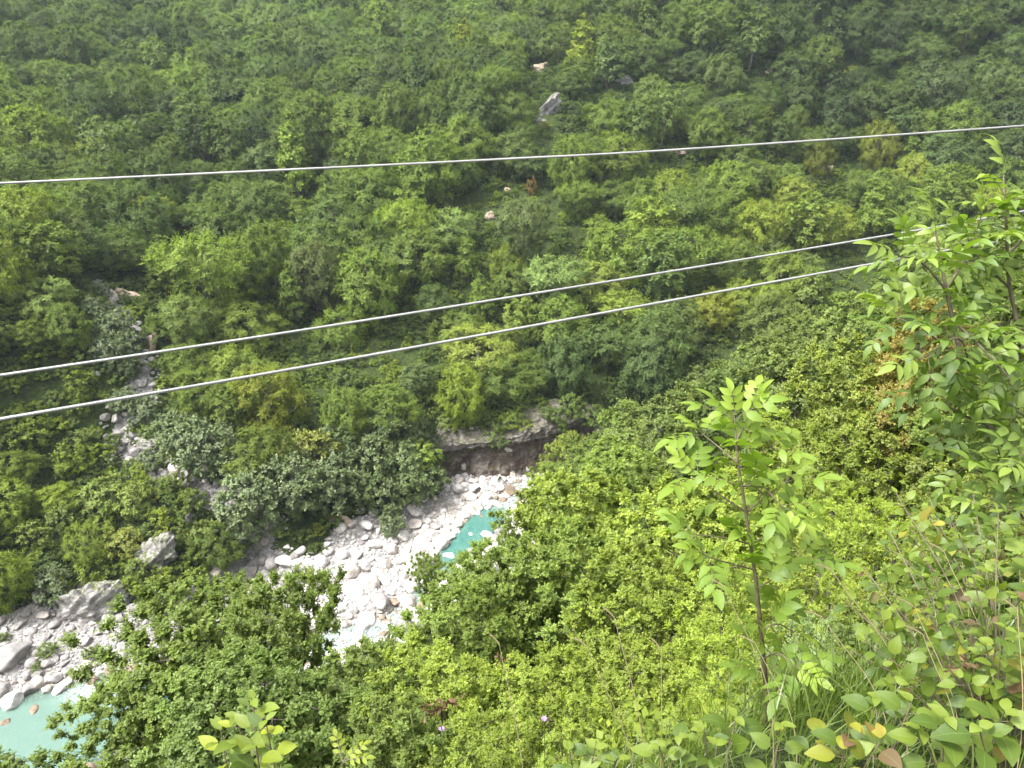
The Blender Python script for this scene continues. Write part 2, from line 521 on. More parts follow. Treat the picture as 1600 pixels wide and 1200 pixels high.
# ground: leaf litter and moss under the trees, white gravel where the height grid marks gravel
k = NT('ground_cover')
tc = k.n('ShaderNodeTexCoord'); vec = tc.outputs['Object']
g1 = k.noise(0.12, 5, vec); g2 = k.noise(1.4, 6, vec, 0.65); g3 = k.noise(9, 4, vec, 0.7)
soil = k.ramp(g2, [(0.3, (0.018, 0.022, 0.010)), (0.5, (0.032, 0.046, 0.012)), (0.68, (0.055, 0.085, 0.018)), (0.85, (0.075, 0.07, 0.03))])
soil = k.mix(k.math('MULTIPLY', g3, 0.5), soil, (0.03, 0.045, 0.015))
st = k.n('ShaderNodeTexVoronoi'); st.inputs['Scale'].default_value = 1.7; k.l(vec, st.inputs['Vector'])
st2 = k.n('ShaderNodeTexVoronoi'); st2.inputs['Scale'].default_value = 6.5; k.l(vec, st2.inputs['Vector'])
gr = k.mix(0.5, k.ramp(st.outputs['Distance'], [(0.2, (0.44, 0.43, 0.42)), (0.8, (0.16, 0.155, 0.15))]), k.ramp(st2.outputs['Distance'], [(0.2, (0.38, 0.37, 0.36)), (0.75, (0.12, 0.115, 0.11))]))
gr = k.mix(k.ramp(k.noise(0.35, 4, vec), [(0.5, (0, 0, 0)), (0.8, (0.5, 0.5, 0.5))]), gr, (0.36, 0.33, 0.29))
wet = k.attr('wet')
gr = k.mix(wet, gr, k.ramp(k.noise(0.9, 5, vec, 0.7), [(0.35, (0.25, 0.20, 0.13)), (0.6, (0.46, 0.44, 0.39))]))
gm = k.attr('gravel')
gmn = k.math('ADD', gm, k.math('MULTIPLY', k.math('SUBTRACT', g2, 0.5), 0.9))
gmr = k.ramp(gmn, [(0.42, (0, 0, 0)), (0.58, (1, 1, 1))])
col = k.mix(gmr, soil, gr)
p = k.n('ShaderNodeBsdfPrincipled'); p.inputs['Roughness'].default_value = 0.95; p.inputs['Specular IOR Level'].default_value = 0.1
k.l(col, p.inputs['Base Color'])
hh = k.math('SUBTRACT', k.math('ADD', g2, k.math('MULTIPLY', g3, 0.4)), k.math('ADD', k.math('MULTIPLY', st.outputs['Distance'], 0.9), k.math('MULTIPLY', st2.outputs['Distance'], 0.35)))
k.l(k.bump(hh, 0.9, 0.25), p.inputs['Normal']); k.l(p.outputs[0], k.out.inputs[0])
M_GROUND = k.m

# water: clear over shallow stones, milky turquoise where it is deep, white where it runs over rocks
k = NT('river_water')
tc = k.n('ShaderNodeTexCoord'); vec = tc.outputs['Object']
dep = k.attr('depth')
body = k.ramp(dep, [(0.0, (0.13, 0.18, 0.15)), (0.4, (0.075, 0.15, 0.125)), (0.9, (0.045, 0.145, 0.125))])
body = k.mix(k.math('MULTIPLY', k.ramp(k.noise(0.9, 5, vec, 0.65, 1.5), [(0.4, (0, 0, 0)), (0.7, (1, 1, 1))]), 0.55), body, (0.14, 0.25, 0.20))
body = k.mix(k.attr('pale'), body, (0.13, 0.20, 0.165))
df = k.n('ShaderNodeBsdfDiffuse'); k.l(body, df.inputs[0])
trn = k.n('ShaderNodeBsdfTransparent'); k.l(k.ramp(dep, [(0.0, (0.80, 0.88, 0.82)), (0.8, (0.35, 0.62, 0.56))]), trn.inputs[0])
opa = k.ramp(dep, [(0.0, (0.05,) * 3), (0.25, (0.35,) * 3), (0.8, (0.85,) * 3)])
m1 = k.n('ShaderNodeMixShader'); k.l(opa, m1.inputs[0]); k.l(trn.outputs[0], m1.inputs[1]); k.l(df.outputs[0], m1.inputs[2])
gl = k.n('ShaderNodeBsdfGlossy'); gl.inputs['Roughness'].default_value = 0.12
bmp = k.bump(k.noise(3.0, 5, vec, 0.65, 1.0), 0.6, 0.2); k.l(bmp, gl.inputs['Normal'])
fr = k.n('ShaderNodeFresnel'); fr.inputs[0].default_value = 1.33; k.l(bmp, fr.inputs['Normal'])
m2 = k.n('ShaderNodeMixShader'); k.l(fr.outputs[0], m2.inputs[0]); k.l(m1.outputs[0], m2.inputs[1]); k.l(gl.outputs[0], m2.inputs[2])
foam = k.n('ShaderNodeBsdfDiffuse'); foam.inputs[0].default_value = (0.5, 0.53, 0.53, 1)
ff = k.math('MULTIPLY', k.attr('rapid'), k.ramp(k.noise(2.6, 6, vec, 0.7, 1.2), [(0.44, (0, 0, 0)), (0.58, (1, 1, 1))]))
m3 = k.n('ShaderNodeMixShader'); k.l(ff, m3.inputs[0]); k.l(m2.outputs[0], m3.inputs[1]); k.l(foam.outputs[0], m3.inputs[2])
k.l(m3.outputs[0], k.out.inputs[0])
M_WATER = k.m

# ------------------------------------------------------------------ ground and river
ny, nx = GXX.shape
V = np.c_[GXX.ravel(), GYY.ravel(), GZ.ravel()]
I = np.arange(ny * nx).reshape(ny, nx)
F = np.stack([I[:-1, :-1], I[:-1, 1:], I[1:, 1:], I[1:, :-1]], -1).reshape(-1, 4)
xr, yr, zr = V[:, 0], V[:, 1], V[:, 2]
dR, wR = seg_dist(xr, yr, RIVER)
dG, wG = seg_dist(xr, yr, GULLY)
pxv, pyv, _ = project(V)
low = (1 - smooth(1.9, 3.0, zr + fbm(xr * 0.2, yr * 0.2, 77) * 1.2)) * (yr > 40) * (dR < 34)
low = low * np.where((yr < 88) & (xr * 0.45 + 84 > yr + 6) & (dR > wR * 1.35), 0.0, 1.0)       # near bank stays wooded
low *= 1 - 0.75 * smooth(8, 0, np.abs(pyv - (985 - 0.21 * pxv)) * 0.2) * (pxv < 330) * 0
gul = 1 - smooth(0.8, 1.5, dG / wG)
GRAVEL = np.clip(np.maximum(low, gul * 0.95), 0, 1)
GRAV_GRID = GRAVEL.reshape(ny, nx)
wet = 1 - smooth(0.0, 0.55, zr)
me = mesh_np('ground', V, F, [M_GROUND], smooth_=True, attrs={'gravel': GRAVEL, 'wet': wet})
tag(link('ground', me), kind='structure')


def gravel(x, y):
    i = np.clip(np.searchsorted(GX, x) - 1, 0, nx - 2); j = np.clip(np.searchsorted(GY, y) - 1, 0, ny - 2)
    return GRAV_GRID[j, i]


wx = np.arange(-124, 150, 0.6); wy = np.arange(20, 160, 0.6)
WX, WY = np.meshgrid(wx, wy)
d, wd = seg_dist(WX, WY, RIVER)
keep = d < wd * 1.9 + 1.0
gz = ground(WX, WY)
pw, qw, _ = project(np.c_[WX.ravel(), WY.ravel(), np.zeros(WX.size)])
pw = pw.reshape(WX.shape); qw = qw.reshape(WX.shape)
rap = np.maximum.reduce([np.exp(-(((pw - a) / b) ** 2 + ((qw - c_) / e) ** 2)) for a, b, c_, e in ((615, 40, 965, 30), (806, 26, 778, 26), (845, 30, 752, 16), (665, 22, 905, 18), (560, 50, 1010, 30), (150, 40, 1085, 14))])
pale = smooth(300, 150, pw) * 0.8
wz = 0.04 * fbm(WX * 0.8, WY * 0.8, 5, 3) + rap * 0.12 * fbm(WX * 1.7, WY * 1.7, 6, 3)
I = np.arange(WX.size).reshape(WX.shape)
kf = keep[:-1, :-1] | keep[1:, 1:] | keep[1:, :-1] | keep[:-1, 1:]
F = np.stack([I[:-1, :-1], I[:-1, 1:], I[1:, 1:], I[1:, :-1]], -1)[kf].reshape(-1, 4)
use = np.unique(F); mp_ = np.full(WX.size, -1); mp_[use] = np.arange(len(use))
Vw = np.c_[WX.ravel(), WY.ravel(), wz.ravel()][use]
me = mesh_np('river', Vw, mp_[F], [M_WATER], smooth_=True,
             attrs={'depth': np.clip(-gz.ravel()[use], 0, 2), 'rapid': np.clip(rap.ravel()[use] * 1.6, 0, 1), 'pale': pale.ravel()[use]})
tag(link('river', me), kind='structure')

# ------------------------------------------------------------------ rocks
def ico(sub):
    t = (1 + 5 ** 0.5) / 2
    v = [(-1, t, 0), (1, t, 0), (-1, -t, 0), (1, -t, 0), (0, -1, t), (0, 1, t), (0, -1, -t), (0, 1, -t), (t, 0, -1), (t, 0, 1), (-t, 0, -1), (-t, 0, 1)]
    f = [(0, 11, 5), (0, 5, 1), (0, 1, 7), (0, 7, 10), (0, 10, 11), (1, 5, 9), (5, 11, 4), (11, 10, 2), (10, 7, 6), (7, 1, 8), (3, 9, 4), (3, 4, 2), (3, 2, 6), (3, 6, 8), (3, 8, 9), (4, 9, 5), (2, 4, 11), (6, 2, 10), (8, 6, 7), (9, 8, 1)]
    v = [np.array(a) / np.linalg.norm(a) for a in v]
    for _ in range(sub):
        c_, nf = {}, []
        def mid(a, b):
            kk = (min(a, b), max(a, b))
            if kk not in c_:
                m = v[a] + v[b]; v.append(m / np.linalg.norm(m)); c_[kk] = len(v) - 1
            return c_[kk]
        for a, b, c2 in f:
            x, y, z = mid(a, b), mid(b, c2), mid(c2, a)
            nf += [(a, x, z), (b, y, x), (c2, z, y), (x, y, z)]
        f = nf
    return np.array(v), np.array(f)


ICO = {s: ico(s) for s in (1, 2, 3, 4)}


def noise3(P, s=0):
    return (fbm(P[:, 0] + 3.1 * s, P[:, 1] - 1.7 * s, s) + fbm(P[:, 1] + 9.2, P[:, 2] + 2.3 * s, s + 5) + fbm(P[:, 2] - 4.4, P[:, 0] + s, s + 9)) / 1.6


def rock_shape(seed, sub=3, cuts=9, rough=0.12, sq=(1, 0.8, 0.62)):
    r = np.random.RandomState(seed)
    v, f = ICO[sub]; v = v.copy()
    for _ in range(cuts):                                   # plane cuts give facets
        n = r.normal(size=3); n /= np.linalg.norm(n)
        d = r.uniform(0.58, 0.92)
        ex = v @ n - d
        v = v - np.where(ex > 0, ex, 0)[:, None] * n * 0.92
    v = v * (1 + rough * noise3(v * 1.6, seed))[:, None] * (1 + 0.4 * rough * noise3(v * 5, seed + 3))[:, None]
    return v * np.array(sq), f


BOULD = []
for i in range(9):
    sq = [(1, .82, .62), (1, .9, .75), (1.1, .7, .5), (1, .95, .85), (1.15, .8, .45), (.95, .85, .7), (1, .75, .6), (1.2, .75, .55), (.9, .9, .65)][i]
    v, f = rock_shape(100 + i, 3, [7, 5, 9, 3, 10, 6, 8, 8, 4][i], 0.10, sq)
    BOULD.append(mesh_np('boulder', v, f, [M_BOULDER], smooth_=False))
BSHAPE = ['blocky', 'rounded', 'slab-like', 'round', 'flat', 'rounded', 'angular', 'long', 'rounded']

# cliff at the river bend: overhanging grey ledge above a brown undercut
cl = np.array(CLIFF); seg = np.r_[0, np.cumsum(np.hypot(*np.diff(cl, axis=0).T))]
nu = 190; uu = np.linspace(0, seg[-1], nu)
bx, by = np.interp(uu, seg, cl[:, 0]), np.interp(uu, seg, cl[:, 1])
tx, ty = np.gradient(bx), np.gradient(by); tl = np.hypot(tx, ty); nxn, nyn = -ty / tl, tx / tl
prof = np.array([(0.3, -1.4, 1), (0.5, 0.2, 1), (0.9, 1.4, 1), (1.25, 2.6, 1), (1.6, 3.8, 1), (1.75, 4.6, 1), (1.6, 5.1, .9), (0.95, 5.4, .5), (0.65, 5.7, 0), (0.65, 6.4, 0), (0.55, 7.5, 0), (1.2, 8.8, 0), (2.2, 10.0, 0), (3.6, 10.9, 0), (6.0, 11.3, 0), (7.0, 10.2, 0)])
pl = np.r_[0, np.cumsum(np.hypot(*np.diff(prof[:, :2], axis=0).T))]
nv = 110; vv = np.linspace(0, pl[-1], nv)
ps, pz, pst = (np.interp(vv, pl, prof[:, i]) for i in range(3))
UU, VV = np.meshgrid(uu, vv)
lip = np.interp(uu, [0, 4, 10, 18, 26, seg[-1]], [1.0, 1.02, 1.08, 1.2, 1.34, 1.4])
top = np.interp(uu, [0, 2, 4, 7, 10, 14, 19, 25, seg[-1]], [7.2, 8.6, 10.4, 8.8, 8.6, 9.6, 10.4, 10.6, 9.0])
S = ps[:, None] + 0 * UU; Z = np.where(pz[:, None] > 5.7, 5.7 * lip + (pz[:, None] - 5.7) / 5.6 * (top - 5.7 * lip), pz[:, None] * lip)
disp = fbm(UU * 0.45, VV * 0.45, 61, 5) * 0.8 + np.abs(fbm(UU * 0.22, VV * 1.5, 66, 4)) * 0.5 + fbm(UU * 2.2, VV * 2.2, 63, 3) * 0.2 + (0.35 - np.abs(fbm(UU * 1.3, VV * 0.5, 68, 4))) * 0.55
cave = np.exp(-(((UU - 5.0 - VV * 0.3) / 1.0) ** 2 + ((VV - 3.4) / 2.2) ** 2)) * 1.6      # the dark cleft near its left end
S = S - disp * np.clip(VV / 2, 0.3, 1) + cave
Z = Z + fbm(UU * 0.6, VV * 0.6, 71, 4) * 0.35 * (VV > 1)
V = np.stack([bx[None] + nxn[None] * S, by[None] + nyn[None] * S, Z], -1).reshape(-1, 3)
I = np.arange(nu * nv).reshape(nv, nu)
F = np.stack([I[:-1, :-1], I[:-1, 1:], I[1:, 1:], I[1:, :-1]], -1).reshape(-1, 4)
stain_shade = np.clip(pst[:, None] - 0.9 * np.exp(-((UU - 8.6) / 1.1) ** 2) * (VV < 6), 0, 1).ravel()  # where the brown stain and its painted shade lie, below the ledge
o = link('cliff', mesh_np('cliff', V, F, [M_CLIFF], smooth_=True, attrs={'stain_shade': stain_shade}))
tag(o, kind='structure')

# ------------------------------------------------------------------ tree generator
def tube_np(P, R, n=5):
    P = np.asarray(P); m = len(P)
    T = np.gradient(P, axis=0); T /= np.maximum(np.linalg.norm(T, axis=1), 1e-9)[:, None]
    a = np.where(np.abs(T[:, 2:3]) > 0.9, np.array([[1.0, 0, 0]]), np.array([[0, 0, 1.0]]))
    X = np.cross(T, a); X /= np.linalg.norm(X, axis=1)[:, None]; Y = np.cross(T, X)
    ang = np.arange(n) * 2 * math.pi / n
    V = P[:, None] + (X[:, None] * np.cos(ang)[None, :, None] + Y[:, None] * np.sin(ang)[None, :, None]) * np.asarray(R)[:, None, None]
    I = np.arange(m * n).reshape(m, n)
    F = np.stack([I[:-1], np.roll(I[:-1], -1, 1), np.roll(I[1:], -1, 1), I[1:]], -1).reshape(-1, 4)
    return V.reshape(-1, 3), F


def join_np(parts):
    V, F, n = [], [], 0
    for v, f in parts:
        V.append(v); F.append(f + n); n += len(v)
    return np.concatenate(V), np.concatenate(F)


def unit(a):
    return a / np.maximum(np.linalg.norm(a, axis=-1, keepdims=True), 1e-9)


def make_tree(seed, H, R, base, ncl, ntw, nlf, lsize, shape='dome', droop=0.0, trunk_r=0.16, bend=0.0, shell=0.55, wood_sides=5, stems=1, upward=0.5, cr_k=1.0, fan=0.62, domed=0.45, deep=6.0, lumpy=1.0):
    """Crown and wood of one tree: trunk, limbs to every leaf cluster, twigs fanning out of the cluster, leaves in rows along the twigs."""
    r = np.random.RandomState(seed)
    ph = r.uniform(0, 6.28, 4)
    pts = []
    dmin = 0.92 * (R * R * (H - base) / ncl) ** (1 / 3) * 1.15
    tries = 0
    while len(pts) < ncl and tries < 9000:
        tries += 1
        t = r.uniform(0, 1) ** 0.8
        if shape == 'dome':
            rr = math.sqrt(max(0, 1 - ((t - 0.42) / 0.6) ** 2)) if t > 0.42 else 0.55 + 0.45 * t / 0.42
        elif shape == 'cone':
            rr = (1 - t) ** 0.7 * 0.95 + 0.08
        elif shape == 'vase':
            rr = 0.35 + 0.65 * t if t < 0.75 else math.sqrt(max(0, 1 - ((t - 0.75) / 0.27) ** 2))
        else:
            rr = math.sqrt(max(0, 1 - ((t - 0.5) / 0.52) ** 2))
        az = r.uniform(0, 2 * math.pi)
        lump = 1 + lumpy * (0.16 * math.sin(2 * az + ph[0]) + 0.13 * math.sin(3 * az + ph[1] + 3 * t) + 0.12 * math.sin(5 * az + ph[2] + 5 * t))
        fr = r.uniform(0, 1) ** (1 - shell * 0.7) if r.rand() < 0.8 else r.uniform(0.2, 1)
        p_ = np.array([math.cos(az) * R * rr * fr * lump, math.sin(az) * R * rr * fr * lump, base + (H - base) * t * (1 + 0.05 * math.sin(2 * az + ph[3]))])
        if all(np.sum((p_ - q) ** 2) > dmin * dmin for q in pts):
            pts.append(p_)
        elif tries % 250 == 0:
            dmin *= 0.9
    pts = np.array(pts); ncl = len(pts)
    pts[:, 0] += bend * (pts[:, 2] / H) ** 2
    # wood
    nodes, par, dist = [], [], []
    for s in range(stems):
        a = r.uniform(0, 6.28); sp = (0.0 if stems == 1 else R * 0.35)
        for i in range(9):
            f_ = i / 8
            nodes.append(np.array([bend * f_ * f_ * 0.8 + math.cos(a) * sp * f_ + 0.05 * R * math.sin(3 * f_ + ph[0]), math.sin(a) * sp * f_ + 0.05 * R * math.sin(4 * f_ + ph[1]), (H * 0.86) * f_ if i else -deep]))
            par.append(len(nodes) - 2 if i else -1)
            dist.append(0 if i == 0 else dist[-1] + H * 0.1)
    nt0 = len(nodes)
    order = np.argsort(np.hypot(pts[:, 0], pts[:, 1]) + 0.4 * pts[:, 2])
    for ci in order:
        p_ = pts[ci]; N = np.array(nodes)
        dd = N - p_; hd = np.hypot(dd[:, 0], dd[:, 1]); dl = np.linalg.norm(dd, axis=1)
        cost = dl + 0.25 * np.array(dist) + np.where(N[:, 2] > p_[2] - 0.25 * hd, 2.5, 0) * R * 0.5
        cost[np.arange(len(N)) < 0] = 1e9
        j = int(np.argmin(cost))
        nodes.append(p_ - np.array([0, 0, 0.15 * dmin])); par.append(j); dist.append(dist[j] + dl[j])
    cnt = np.ones(len(nodes))
    for i in range(len(nodes) - 1, -1, -1):
        if par[i] >= 0: cnt[par[i]] += cnt[i]
    rad = trunk_r * np.sqrt(cnt / cnt.max())
    rad[:nt0] *= np.tile(np.linspace(1.25, 0.7, 9), stems)
    wood = []
    for s in range(stems):
        a, b = s * 9, s * 9 + 9
        wood.append(tube_np(np.array(nodes[a:b]), rad[a:b], wood_sides + 2))
    for i in range(nt0, len(nodes)):
        A, B = nodes[par[i]], nodes[i]
        M = (A + B) / 2 + np.array([0, 0, -0.12 * np.linalg.norm(B - A)]) + r.normal(0, 0.04, 3) * np.linalg.norm(B - A)
        wood.append(tube_np(np.array([A, M, B]), [min(rad[par[i]] * 0.75, rad[i] * 1.3), rad[i] * 1.05, rad[i] * 0.6], wood_sides))
    # leaves
    cr = cr_k * 0.95 * (R * R * (H - base) / ncl) ** (1 / 3) * r.uniform(0.75, 1.2, ncl)
    axis_ = unit(pts - np.array([bend * 0.5, 0, base + (H - base) * 0.28])[None] * np.array([1, 1, 1])) * np.array([1, 1, 0.8]) + np.array([0, 0, upward])
    axis_ = unit(axis_)
    n = ncl * ntw
    ci = np.repeat(np.arange(ncl), ntw)
    td = unit(axis_[ci] + r.normal(0, fan, (n, 3)))
    td[:, 2] -= droop; td = unit(td)
    tl_ = cr[ci] * r.uniform(0.55, 1.35, n)
    st_ = pts[ci] - td * tl_[:, None] * 0.35 + r.normal(0, 0.12, (n, 3)) * cr[ci][:, None]
    ti = np.repeat(np.arange(n), nlf); m = n * nlf
    tt = (np.tile(np.arange(nlf), n) + r.uniform(0.2, 0.8, m)) / nlf
    side = np.where(np.tile(np.arange(nlf), n) % 2 == 0, 1.0, -1.0)
    D = td[ti]
    P = st_[ti] + D * (tl_[ti] * tt)[:, None]
    outw = unit((pts[ci][ti] * 0.7 + P * 0.3 - np.array([bend * 0.5, 0, base + (H - base) * 0.35])) * np.array([1, 1, R * 2 / (H - base)]))
    blob = unit(P - pts[ci][ti] + axis_[ci][ti] * 0.1)
    up = unit(np.array([0, 0, 1.0])[None] * (1 - 0.6 * domed) + r.normal(0, 0.3, (m, 3)) + domed * 1.1 * outw + 0.45 * blob)
    lat = unit(np.cross(D, up)) * side[:, None]
    P[:, 2] -= droop * 0.5 * tl_[ti] * tt ** 2
    ax = unit(lat * 0.8 + D * 0.7 + r.normal(0, 0.4, (m, 3)) - np.array([0, 0, 0.15 + droop])[None])
    wdir = unit(np.cross(ax, up))
    L = lsize * r.uniform(0.7, 1.3, m)[:, None]; W = L * 0.40
    nm = np.cross(wdir, ax)
    V = np.stack([P, P + ax * L * 0.45 + wdir * W - nm * L * 0.06, P + ax * L, P + ax * L * 0.45 - wdir * W - nm * L * 0.06], 1).reshape(-1, 3)
    F = np.arange(m * 4).reshape(m, 4)
    rn = np.repeat(np.clip(0.5 + 0.2 * r.normal(size=n)[ti] * 0.6 + 0.25 * (tt - 0.5) + 0.14 * r.normal(size=m), 0, 1), 4)
    return (V, F, rn), join_np(wood)


class Proto:
    def __init__(s, name, mat, mirror=None, **kw):
        (V, F, rn), (Wv, Wf) = make_tree(**kw)
        s.crown = mesh_np(name + '_crown', V, F, [mat], rnd=rn)
        s.trunk = mesh_np(name + '_trunk', Wv, Wf, [M_BARK], smooth_=True)
        s.H, s.R = kw['H'], kw['R']


FAR = []
for i in range(9):
    FAR.append(Proto('far', M_LEAF, seed=10 + i, H=9.5, R=4.6 + 0.35 * (i % 3), base=1.2 + 0.3 * (i % 2), ncl=60 + 10 * (i % 4), ntw=36, nlf=14, lsize=0.18, fan=1.4, upward=0.1, domed=1.1, cr_k=1.1, lumpy=0.6, shape=['dome', 'dome', 'egg', 'dome', 'vase', 'egg', 'dome', 'dome', 'egg'][i],
                     droop=[0, .1, .2, 0, 0, .1, .25, 0.05, 0][i], trunk_r=0.2, wood_sides=4, shell=0.95))
FAR.append(Proto('far_tall', M_LEAF, seed=31, H=12, R=3.1, base=2.5, ncl=60, ntw=17, nlf=12, lsize=0.27, fan=1.0, upward=0.15, domed=0.8, shape='cone', droop=0.15, trunk_r=0.18, wood_sides=4))
FAR.append(Proto('far_tall', M_LEAF, seed=32, H=12, R=3.5, base=3.0, ncl=60, ntw=17, nlf=12, lsize=0.27, fan=1.0, upward=0.15, domed=0.8, shape='egg', droop=0.3, trunk_r=0.18, wood_sides=4))
BUSH = [Proto('bush', M_LEAF, seed=50 + i, H=3.2, R=2.0, base=0.2, ncl=26, ntw=12, nlf=9, lsize=0.22, fan=0.9, domed=0.8, shape='dome', trunk_r=0.06, wood_sides=3, stems=2, deep=0.5) for i in range(4)]
WILLOW = [Proto('willow', M_WILLOW, seed=70 + i, H=4.6, R=2.9, base=0.2, ncl=70, ntw=16, nlf=12, lsize=0.19, fan=0.9, shape='dome', trunk_r=0.1, wood_sides=3, stems=3, upward=0.4, shell=0.8, domed=0.8, deep=0.5) for i in range(4)]
MID = [Proto('mid', M_NEAR, seed=90 + i, H=8, R=3.3, base=1.0, ncl=120, ntw=22, nlf=14, lsize=0.15, fan=0.85, domed=0.8, cr_k=0.9, shape=['dome', 'egg', 'dome', 'vase'][i], droop=[0, 0.1, 0, 0.05][i], trunk_r=0.14, wood_sides=4, stems=1 + i % 2, upward=0.35) for i in range(4)]
NEAR = [Proto('near', M_NEAR, seed=120 + i, H=8, R=3.0, base=1.2, ncl=170, ntw=30, nlf=17, lsize=0.095, fan=0.75, shape=['dome', 'egg', 'vase', 'dome'][i], droop=[0, 0.0, 0, 0.08][i], trunk_r=0.12, wood_sides=5, stems=[2, 1, 3, 1][i], upward=0.35, domed=0.7,
              cr_k=0.84, shell=0.6) for i in range(4)]
FINE = [Proto('fine', M_NEAR, seed=140 + i, H=4.5, R=2.0, base=0.4, ncl=105, ntw=20, nlf=14, lsize=0.056, shape=['egg', 'vase', 'dome'][i], droop=0.0, trunk_r=0.045, wood_sides=4, stems=3, upward=0.8, cr_k=0.78, shell=0.4, domed=0.7) for i in range(3)]

# ------------------------------------------------------------------ colours of the plants
T_DARK = np.array([0.054, 0.086, 0.024]); T_MID = np.array([0.084, 0.130, 0.024]); T_GREEN = np.array([0.112, 0.165, 0.024])
T_BRIGHT = np.array([0.172, 0.232, 0.026]); T_YELLOW = np.array([0.19, 0.225, 0.026]); T_OLIVE = np.array([0.098, 0.138, 0.026]); T_WILLOW = np.array([0.108, 0.150, 0.052])
T_DRY = np.array([0.15, 0.12, 0.045]); T_FRESH = np.array([0.205, 0.28, 0.030])
# coarse map of which tint grows where on the far side: rows top to bottom (y 0..900 step 150), columns x 0..1600 step 200; 0 dark .. 1 bright
GRN = np.array([[.35, .20, .15, .22, .30, .22, .12, .06, .10],
                [.35, .25, .18, .28, .28, .20, .15, .06, .08],
                [.42, .40, .30, .38, .55, .48, .85, .50, .30],
                [.60, .52, .48, .50, .50, .48, .80, .75, .40],
                [.68, .60, .60, .50, .35, .30, .40, .50, .5],
                [.66, .66, .72, .50, .55, .30, .40, .50, .5],
                [.72, .75, .60, .50, .50, .40, .40, .50, .5]])


def green_at(px, py):
    x = np.clip(px / 200, 0, 7.999); y = np.clip(py / 150, 0, 5.999)
    i, j = int(x), int(y); fx, fy = x - i, y - j
    return (GRN[j, i] * (1 - fx) + GRN[j, i + 1] * fx) * (1 - fy) + (GRN[j + 1, i] * (1 - fx) + GRN[j + 1, i + 1] * fx) * fy


def tint_of(g, rng):
    g = float(np.clip(g + rng.gauss(0, 0.17), 0, 1.1))
    st = [T_DARK, T_MID, T_GREEN, T_BRIGHT, T_YELLOW]
    xs = [0.0, 0.3, 0.6, 0.9, 1.15]
    c_ = np.array([np.interp(g, xs, [s[i] for s in st]) for i in range(3)])
    if rng.random() < 0.16: c_ = c_ * 0.5 + T_WILLOW * 0.5
    if rng.random() < 0.12: c_ = c_ * 0.55 + T_OLIVE * 0.45
    if rng.random() < 0.01: c_ = T_YELLOW * 0.85
    return c_ * rng.uniform(0.88, 1.12)


def colour_word(t):
    t = np.asarray(t)
    if t[0] > 0.14 and t[1] < t[0] * 1.05: return 'rusty brown'
    if t[0] > 0.17 and t[0] > t[1] * 0.82: return 'yellow'
    if t[0] > 0.145: return 'yellow-green'
    if t[2] > t[1] * 0.32: return 'grey-green' if t[1] > 0.09 else 'deep green'
    if t[1] > 0.175: return 'bright green'
    if t[1] > 0.145: return 'fresh green'
    if t[1] > 0.115: return 'mid-green'
    if t[0] > t[1] * 0.7: return 'olive'
    return 'dark green'


rng = random.Random(7)
PLANTS = []      # dicts: kind, proto, pos, scale, rot, tint, label, group


def plant(kind, protos, pos, sx, sz, tint, rng=rng, lean=0.0, **kw):
    pr = protos if isinstance(protos, Proto) else protos[rng.randrange(len(protos))]
    d = dict(kind=kind, proto=pr, pos=np.array(pos, float), sx=sx, sz=sz, rot=rng.uniform(0, 6.28), lean=lean, tint=np.array(tint, float), **kw)
    PLANTS.append(d)
    return d


def plant_px(kind, protos, px, py, width, tint, base=False, ratio=1.25, y=None, **kw):
    """A plant whose crown is centred near a pixel and so many pixels wide, standing on the ground below it."""
    pr = protos if isinstance(protos, Proto) else protos[rng.randrange(len(protos))]
    g = hit(px, py + (0 if base else width * 0.4), tmin=kw.pop('tmin', 30))
    if g is None: return
    dep = project(g)[2][0]
    rad = width / 2 / FPX * dep
    sx = rad / (pr.R * 1.05); H = 2 * rad * ratio
    return plant(kind, pr, (g[0], g[1], g[2] - 0.15), sx, H / pr.H, tint, **kw)


# places that stay open: (px, py, rx, ry) ellipses in the view of bare rock, gravel, clearings
OPEN = [(845, 113, 19, 15), (858, 175, 24, 18), (980, 130, 10, 9), (925, 138, 9, 6), (1202, 115, 8, 7), (765, 340, 11, 11), (812, 318, 60, 34), (790, 300, 18, 10), (760, 258, 10, 6), (1290, 270, 30, 22), (1400, 470, 60, 26), (1350, 395, 60, 20),
        (600, 545, 50, 26), (540, 570, 10, 8), (470, 628, 12, 10), (195, 465, 42, 12), (155, 440, 14, 8), (236, 545, 10, 22), (215, 590, 26, 26), (230, 625, 12, 16), (150, 585, 10, 8), (180, 660, 14, 22), (195, 690, 12, 14), (234, 700, 24, 18),
        (300, 752, 40, 16), (350, 775, 34, 18), (380, 790, 20, 12), (530, 825, 28, 12), (250, 880, 55, 45), (250, 830, 40, 30), (860, 700, 70, 45), (745, 700, 50, 50), (820, 655, 60, 12), (700, 790, 90, 40), (620, 840, 60, 40), (500, 880, 120, 40), (80, 985, 120, 60), (840, 615, 10, 22),
        (420, 540, 14, 6), (500, 560, 60, 14), (1060, 255, 40, 10), (870, 380, 16, 14), (640, 560, 20, 14)]


def blocked(px, py, rx, ry):
    for a, b, c_, d_ in OPEN:
        if ((px - a) / (rx + c_)) ** 2 + ((py - b) / (ry + d_)) ** 2 < 1: return True
    return False


